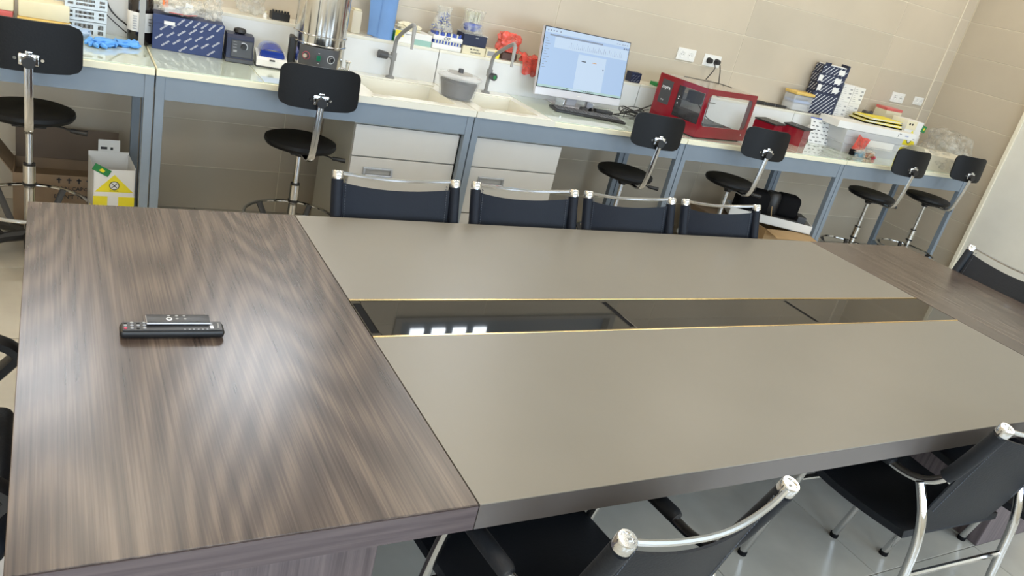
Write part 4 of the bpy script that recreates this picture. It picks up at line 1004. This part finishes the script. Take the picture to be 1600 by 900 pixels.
# pens on the ledge
for k in range(3):
    t = thing('marker_box', ('leftmost', 'middle', 'rightmost')[k] + ' of three black slim cases on the ledge right of the red machine', 'case', (4.455 + .112 * k, 4.225, LZ), R(-3), 'black slim cases on the ledge')
    MB().box(-.050, .050, -.014, .014, 0, .024 - .003 * k, .004).build('case_body', BLACK, t, True); MB().box(.036, .0505, -.0145, .0145, .003, .018, .002).build('cap', DGREY, t, True)
t = thing('storage_jar', 'square clear container with a yellow lid on the ledge', 'container', (4.850, 4.24, LZ))
MB().box(-.100, .100, -.055, .055, 0, .118, .012, seg=3).build('body', CLEARP, t, True)
MB().box(-.085, .075, -.05, .05, .004, .055, .01).build('contents', MILKY, t, True)
MB().box(-.088, .080, -.052, .052, .060, .080, .004).build('blue_contents', mat('pale_blue_strip', (.25, .40, .72), .5), t, True)
MB().box(-.104, .104, -.059, .059, .118, .140, .006).build('lid', YELLOWD, t, True)
# tall navy stack
zz = LZ; hs = (.165, .068, .066, .062)
nl = ('largest navy patterned carton at the bottom of the tall stack', 'navy patterned carton with white label, second from the bottom of the tall stack', 'navy patterned carton with white label, third from the bottom of the tall stack', 'topmost torn-open navy patterned carton of the tall stack')
for k, h_ in enumerate(hs):
    t = carton('kit_box', nl[k], 'box', (5.098 + (-.004, .002, -.006, .003)[k], 4.248, zz), (.225, .105, h_), NAVYD, R((-17, -14, -19, -16)[k]), 'navy patterned cartons in the tall stack')
    dashes(MB(), .225, h_, -.053, (.034, .0185), .026, .0042, 42).build('diagonal_print', INKW, t)
    dashes(MB(), .105, h_, -.113, (.034, .0185), .026, .0042, 42, mtx=Matrix.Rotation(R(-90), 4, 'Z')).build('diagonal_print', INKW, t)
    if k: 
        q = sheet(MB(), .030, .082, .012, h_ - .014, -.0542).build('label_sticker', PAPER, t)
        if k < 3: sheet(MB(), -.108, -.074, .010, h_ - .014, -.0542).build('label_sticker', PAPER, t)
    if k == 3:
        MB().box(-.110, -.060, -.052, -.050, h_, h_ + .025, 0, T((0, 0, 0), 0, R(6))).build('torn_flap', NAVYD, t); MB().box(.100, .112, -.050, .05, h_, h_ + .028).build('torn_flap', NAVYD, t); MB().box(-.10, .09, -.045, .045, h_, h_ + .008, .002).build('white_insert', PAPER, t)
    zz += h_ + .0005
# white printed boxes
for k, (x, z, h_) in enumerate(((5.290, LZ, .130), (5.420, LZ, .130), (5.292, LZ + .1305, .130), (5.424, LZ + .1305, .125))):
    t = carton('carton_box', ('lower left', 'lower right', 'upper left', 'upper right')[k] + ' white printed carton beside the tall navy stack', 'box', (x, 4.25, z), (.127, .12, h_), PAPER, 0, 'white printed cartons on the ledge')
    b = MB()
    for j in range(7):
        sheet(b, -.055, -.055 + .02 + .035 * ((j * 3 + k) % 4) / 4, .015 + j * .015, .018 + j * .015, -.0602)
        if j % 2: sheet(b, .022, .048, .016 + j * .015, .026 + j * .015, -.0602)
    b.build('printed_lines', INKG, t)
# red small boxes on the bench
for k, (x, y, rz) in enumerate(((4.305, 3.93, R(20)), (4.565, 3.905, R(24)))):
    t = thing('red_box', ('left small red box with black lid, next to the red machine', 'right small red box with black lid, nearer the patterned bag')[k], 'box', (x, y, BZ), rz, 'small red boxes with black lids')
    MB().prism([(-.075, -.075), (.075, -.075), (.082, .075), (-.082, .075)], 'z', 0, .118).build('body', REDM, t)
    MB().box(-.088, .088, -.082, .082, .118, .128, .002, Matrix.Rotation(R(2), 4, 'X')).build('lid', BLACK, t)
    MB().cyl((.02, .02, .128), (.02, .02, .138), .006, n=10).build('lid_knob', STEEL, t, True)
    MB().tube([(.082, .02, .02), (.105, .0, .02), (.112, -.02, .010), (.105, -.035, .004)], .0045, 8, smooth=1).build('lead', BLACK, t, True)
# patterned white bag
t = thing('patterned_bag', 'white paper bag printed with small dark marks, blue top edge, under the tall stack', 'bag', (4.960, 4.055, BZ), R(-6))
def pb(u, v):
    x = -.095 + u * .19; return (x * (1 + .10 * v), -.052 + .020 * math.sin(u * PI) * 0 + .055 * v + .006 * math.sin(13 * u + 6 * v), .001 + v * .175)
MB().grid(pb, 14, 12, .002).build('front_sheet', PAPER, t, True)
MB().blob((0, .02, .06), (.085, .038, .062), .12, 2, 5, 3, .001).build('bag_body', PAPER, t, True)
b = MB()
for r_ in range(6):
    for c_ in range(4):
        u = .12 + c_ * .24 + (r_ % 2) * .08; v = .10 + r_ * .15; p = pb(u, v); b.box(p[0] - .011, p[0] + .011, p[1] - .004, p[1] - .0012, p[2] - .0022, p[2] + .0022, 0)
b.build('printed_marks', INKB, t)
MB().tube([pb(u / 8, 1.0) for u in range(9)], .0045, 6).build('blue_edge', INKBL, t, True)
# patterned sheet lying on bench
o = MB().grid(lambda u, v: (4.86 + u * .26 + v * .04, 3.66 + v * .30, .9012 + .004 * math.sin(9 * u + 4 * v) ** 2 + .0005), 12, 12, .0006).build('plastic_sheet', film('very_clear_film', (.7, .75, .7), .72), None, True)
tag(o, 'clear crinkled plastic sheet lying on the bench before the patterned bag', 'sheet')
# storage boxes, clear
t = thing('storage_box', 'large clear storage box with white lining, below the long white lid', 'box', (5.340, 3.965, BZ), R(-4))
MB().prism([(-.29, 0), (.29, 0), (.31, .165), (-.31, .165)], 'y', -.13, .15).build('body', MILKY, t)
MB().box(-.05, .23, -.134, -.1305, .055, .12, .002).build('white_panel', PAPER, t)
MB().box(-.315, .315, -.14, .16, .060, .066, .001).build('rim', CLEARP, t)
for z in (.066, .118): MB().box(-.30, .31, -.1345, -.1310, z, z + .002).build('edge_line', INKG, t)
t = thing('long_carton', 'long flat white carton with a printed end lying across the clear storage box', 'carton', (5.350, 3.93, BZ + .1665), R(-7))
MB().box(-.40, .40, -.095, .11, .0, .050, .002).build('lid_body', PAPER, t)
MB().text('ALPHA', .012, FRONT(.30, -.0956, .026), ext=.0003).build('lettering', INKBL, t); b = MB()
sheet(b, .21, .214, .012, .036, -.0955); sheet(b, .37, .39, .010, .014, -.0955); sheet(b, .22, .24, .034, .038, -.0955); b.build('printed_marks', INKB, t)
o = MB().grid(lambda u, v: (5.06 + .15 * u + .04 * v, 3.812 - .012 * math.sin(5 * u + 2 * v) - .02 * (1 - v), BZ + .045 + .105 * v - .030 * u + .005 * math.sin(9 * u)), 10, 8, .0012).build('red_sachet', SALMON, None, True); tag(o, 'pinkish red plastic sachet leaning on the left end of the clear storage box', 'sachet')
t = thing('plastic_bag', 'small clear bag with a blue packet and copper foil before the storage box', 'bag', (5.165, 3.755, BZ))
MB().blob((0, 0, .028), (.100, .040, .030), .24, 2.4, 43, 4, .0008).build('bag_film', FILM, t, True)
MB().box(-.075, .0, -.02, .03, .006, .048, .006, T((0, 0, 0), R(12), 0, R(-16))).build('blue_packet', mat('dull_blue_packet', (.20, .36, .48), .5, var=.1), t)
MB().blob((.050, -.012, .020), (.040, .022, .018), .3, 2.8, 44, 3, .001).build('copper_foil', COPPER, t, True)
MB().blob((.095, -.01, .012), (.028, .02, .012), .3, 2.8, 45, 3, .001).build('red_foil', PINKW, t, True)
MB().box(-.125, -.095, .0, .03, .002, .045, .003).build('dark_block', BLKM, t)
# folders
for k in range(4):
    t = thing('folder', ('lowest', 'second lowest', 'second highest', 'topmost')[k] + ' of the yellow folders on the long white lid', 'folder', (5.52 + .012 * k, 4.02 + .006 * k, BZ + .2175 + .0125 * k), R(-12 + 5 * k), 'yellow folders on the long white lid')
    MB().box(-.19, .19, -.085, .085, 0, .0105, .001).build('pages', PAPER if k % 2 else BLKM, t)
    MB().box(-.195, .195, -.090, .088, .0105, .0122, .0005).build('cover', YELLOW, t)
# biohazard carton right
t = carton('waste_carton', 'upright white and yellow waste carton with a green tag at the right', 'box', (5.850, 3.985, BZ), (.185, .15, .300), PAPER, R(-5))
sheet(MB(), -.0925, .0925, .0, .090, -.0755).build('yellow_print', YELLOW, t)
MB().prism([(-.085, .11), (.088, .11), (.0, .23)], 'y', -.0757, -.0752).build('yellow_triangle', YELLOW, t)
sheet(MB(), -.0925, .02, .232, .298, -.0756).build('cream_print', CREAMC, t)
MB().cyl((.0, -.0765, .15), (.0, -.0755, .15), .022, n=20).build('warning_disc', PAPER, t); MB().tube([(.022 * math.cos(q * PI / 10), -.077, .15 + .022 * math.sin(q * PI / 10)) for q in range(20)], .0022, 6, closed=True).build('warning_ring', INKB, t, True)
MB().box(.050, .095, -.0800, -.0760, .240, .292, .001, T((0, 0, 0), 0, 0, R(8))).build('green_tag', GREEN, t)
MB().box(.066, .080, -.0815, -.0800, .258, .276, .001, T((0, 0, 0), 0, 0, R(8))).build('tag_mark', YELLOW, t)
for x in (-.060, -.030): MB().cyl((x, -.0770, .272), (x, -.0756, .272), .0085, n=12).build('vent_hole', BLKM, t)
t = carton('carton_box', 'small cream box with a red top strip behind the upright waste carton', 'box', (5.90, 4.225, LZ), (.20, .11, .130), CREAMC)
MB().box(-.10, .10, -.0552, .055, .130, .152, .002).build('red_strip', PINKP, t)
o = MB().blob((5.66, 4.235, LZ + .045), (.060, .03, .044), .3, 2.5, 51, 3, LZ + .001).build('crumpled_bag', mat('black_white_print', (.05, .05, .05), .4, var=.9, vscale=25), None, True); tag(o, 'crumpled black and white printed bag on the ledge behind the folders', 'bag')
t = thing('plastic_bag', 'blue bag in clear film right of the upright waste carton', 'bag', (6.090, 4.10, BZ + .13))
t.location.z = BZ
MB().box(-.075, .075, -.06, .05, 0, .17, .006).build('white_box_inside', WHITE, t, True)
MB().blob((0, -.005, .215), (.070, .045, .040), .2, 2.2, 53, 4, .171).build('bag_film', FILMB, t, True)
t = thing('covered_device', 'beige device under a clear dust cover, behind the last two stools', 'device', (5.945, 3.755, BZ), R(-12))
MB().prism([(-.13, .0), (.13, .0), (.13, .075), (.02, .135), (-.09, .14), (-.13, .11)], 'x', -.17, .17).build('body', mat('beige_device', (.60, .57, .47), .4, var=.03), t)
MB().box(-.10, .12, -.06, .06, .006, .010, .002, Matrix.Translation((0, -.065, .105)) @ Matrix.Rotation(R(28), 4, 'X')).build('device_panel', mat('device_panel_grey', (.40, .38, .33), .35), t)
MB().blob((.0, .0, .072), (.178, .135, .080), .10, 2.2, 55, 4, .001).build('dust_cover', FILMG, t, True)
t = thing('plastic_bag', 'big crumpled clear bag at the right end of the last bench', 'bag', (6.270, 3.850, BZ), R(-10))
MB().blob((0.0, 0, .135), (.150, .165, .150), .13, 1.7, 57, 5, .001).build('bag_film', FILMG, t, True)
MB().blob((-.01, 0, .10), (.090, .12, .095), .14, 2.0, 58, 3, .003).build('bag_contents', FILM, t, True)

# ------------------------------------------------------------ under the benches
def open_carton(name, label, cat, loc, size, m_, mi, rz=0, flaps=True):
    t = thing(name, label, cat, loc, rz); w_, d_, h_ = size; th = .005
    b = MB().box(-w_ / 2, w_ / 2, -d_ / 2, -d_ / 2 + th, 0, h_).box(-w_ / 2, w_ / 2, d_ / 2 - th, d_ / 2, 0, h_).box(-w_ / 2, -w_ / 2 + th, -d_ / 2 + th, d_ / 2 - th, 0, h_).box(w_ / 2 - th, w_ / 2, -d_ / 2 + th, d_ / 2 - th, 0, h_).box(-w_ / 2 + th, w_ / 2 - th, -d_ / 2 + th, d_ / 2 - th, 0, th)
    b.build('walls', m_, t)
    return t
t = open_carton('cardboard_box', 'open brown cardboard box with printed handling marks behind the leftmost stool', 'box', (.075, 4.07, 0), (.44, .24, .275), CARTON, CARTOND)
MB().box(-.215, .215, -.002, .002, 0, .15, 0, Matrix.Translation((0, .116, .276)) @ Matrix.Rotation(R(-6), 4, 'X')).build('rear_flap', CARTOND, t)
MB().box(-.002, .002, -.115, .115, 0, .12, 0, Matrix.Translation((-.221, 0, .272)) @ Matrix.Rotation(R(-35), 4, 'Y')).build('side_flap', CARTON, t)
MB().box(-.214, .214, -.114, .114, .215, .225).build('inner_flap', CARTON, t)
MB().text('NON CAPOVOLGERE', .026, FRONT(-.060, -.1208, .212), align='LEFT').build('lettering', INKB, t)
MB().text("DON'T TURN OVER", .026, FRONT(-.060, -.1208, .172), align='LEFT').build('lettering', INKB, t)
b = MB()
for x in (-.04, .0, .04, .080): b.box(x - .010, x + .010, -.1212, -.1202, .252, .258).box(x - .003, x + .003, -.1212, -.1202, .238, .264)
q = b.build('handling_symbols', INKB, t); q['kind'] = 'stuff'
t = thing('waste_carton', 'white and yellow waste carton with a green tag on the floor beside the bench legs', 'box', (.240, 3.828, 0), R(4))
w_, d_, h_ = .168, .20, .395
MB().box(-w_ / 2, w_ / 2, -d_ / 2, -d_ / 2 + .003, 0, h_).build('front_wall', PAPER, t); MB().box(w_ / 2 - .003, w_ / 2, -d_ / 2, d_ / 2, 0, h_ + .01).build('side_wall', PAPER, t)
MB().box(-w_ / 2, -w_ / 2 + .003, -d_ / 2, d_ / 2, 0, h_).build('side_wall', PAPER, t); MB().box(-w_ / 2, w_ / 2, d_ / 2 - .003, d_ / 2, 0, h_ + .02).build('rear_wall', PAPER, t); MB().box(-w_ / 2, w_ / 2, -d_ / 2, d_ / 2, 0, .01).build('bottom', PAPER, t)
fl_ = MB().box(-.045, .045, d_ / 2 - .004, d_ / 2 - .001, h_ + .018, h_ + .075, .002).build('rear_flap', PAPER, t)
sheet(MB(), -.035, -.008, h_ + .030, h_ + .042, d_ / 2 - .0042).build('printed_mark', INKB, t); sheet(MB(), .005, .016, h_ + .028, h_ + .041, d_ / 2 - .0042).build('printed_mark', INKB, t)
yf = -d_ / 2
MB().prism([(-.078, .290), (.078, .290), (.0, .372)], 'y', yf - .0006, yf).build('yellow_triangle', YELLOW, t)
b = MB(); sheet(b, -.0835, -.026, .0, .270, yf - .0001); b.build('yellow_print', YELLOW, t); sheet(MB(), .018, .0835, .205, .268, yf - .0001).build('yellow_print', YELLOW, t); sheet(MB(), .018, .0835, .0, .19, yf - .0001).build('yellow_print', YELLOW, t)
MB().box(w_ / 2, w_ / 2 + .0006, -.08, .08, .16, .31).build('yellow_side', YELLOW, t)
b = MB()
for k in range(4): b.box(w_ / 2, w_ / 2 + .0012, -.06 + k * .034, -.04 + k * .034, .24, .26)
b.build('side_marks', INKB, t)
MB().cyl((.0, yf - .0014, .321), (.0, yf - .0006, .321), .019, n=24).build('warning_disc', PAPER, t)
MB().tube([(.019 * math.cos(q * PI / 12), yf - .0016, .321 + .019 * math.sin(q * PI / 12)) for q in range(24)], .0018, 6, closed=True).build('warning_ring', INKB, t, True)
for a in (45, -45): MB().box(-.015, .015, yf - .0030, yf - .0014, -.0014, .0014, 0, Matrix.Translation((0, 0, .321)) @ Matrix.Rotation(R(a), 4, 'Y')).build('warning_cross', INKB, t)
MB().text('BIO HAZARD', .006, FRONT(0, yf - .0012, .296)).build('lettering', INKB, t)
MB().box(-.036, .036, yf - .0035, yf - .001, -.016, .016, .002, Matrix.Translation((-.052, 0, .392)) @ Matrix.Rotation(R(28), 4, 'Y')).build('green_tag', GREEN, t)
MB().prism([(-.012, -.007), (.008, -.009), (.012, .002), (-.004, .008)], 'y', yf - .0045, yf - .0035, Matrix.Translation((-.050, 0, .392)) @ Matrix.Rotation(R(28), 4, 'Y')).build('tag_mark', YELLOW, t)
# right pile under the fourth bench
t = open_carton('cardboard_box', 'light brown open cardboard box on the floor under the fourth bench', 'box', (4.53, 3.78, 0), (.38, .32, .335), CARTONL, CARTOND, R(-6))
MB().box(-.19, .19, -.13, 0, -.002, .002, 0, Matrix.Translation((0, -.158, .335)) @ Matrix.Rotation(R(8), 4, 'X')).build('front_flap', CARTONL, t)
MB().box(0, .16, -.155, .155, -.002, .002, 0, Matrix.Translation((.188, 0, .335)) @ Matrix.Rotation(R(12), 4, 'Y')).build('side_flap', CARTONL, t)
t = open_carton('cardboard_box', 'darker brown cardboard box left of the light brown one', 'box', (4.165, 3.975, 0), (.33, .26, .335), CARTON, CARTOND, R(4))
MB().box(-.159, .159, -.124, .124, .32, .325).build('closed_flap', CARTON, t)
t = thing('white_carton_tray', 'long white carton tray with a printed end, lying on the brown boxes', 'tray', (4.475, 3.80, .342), R(-32))
b = MB().box(-.30, .30, -.10, .10, 0, .004).box(-.30, .30, -.10, -.096, 0, .060).box(-.30, .30, .096, .10, 0, .060).box(-.30, -.296, -.096, .096, 0, .060).box(.296, .30, -.096, .096, 0, .060)
b.build('tray_body', PAPER, t)
ME = Matrix.Translation((.3005, 0, .030)) @ Matrix.Rotation(R(90), 4, 'Z') @ Matrix.Rotation(R(90), 4, 'X')
MB().text('ALPHA', .018, ME).build('lettering', INKBL, t)
b = MB().box(.3001, .3008, -.085, -.080, .010, .050).box(.3001, .3008, -.07, -.055, .044, .050).box(.3001, .3008, .06, .08, .008, .016); b.build('printed_marks', INKB, t)
t = thing('black_device', 'bulky black plastic device lying in the white carton tray', 'device', (4.50, 3.82, .347), R(-28))
MB().box(-.27, -.02, -.075, .08, 0, .20, .045, seg=4).build('left_block', BLKM, t, True)
MB().box(-.06, .20, -.085, .085, 0, .055, .015, seg=3).build('base_block', BLACK, t, True)
MB().box(.02, .19, -.06, .08, .05, .21, .035, seg=4).build('right_block', BLKM, t, True)
MB().lathe([(.055, 0), (.060, .02), (.060, .13), (.045, .15)], (-.02, -.02, .06), n=24).build('drum', BLACK, t, True)
MB().box(.19, .255, -.07, .05, .03, .085, .004).build('side_tab', DGREY, t)
b = MB().tube([(-.03, -.09, .12), (-.02, -.10, .06), (.0, -.105, .02), (.03, -.095, .03), (.0, -.085, .05), (-.03, -.095, .02), (.02, -.092, .008)], .0035, 6, smooth=2)
b.build('tied_cord', CARTONL, t, True)
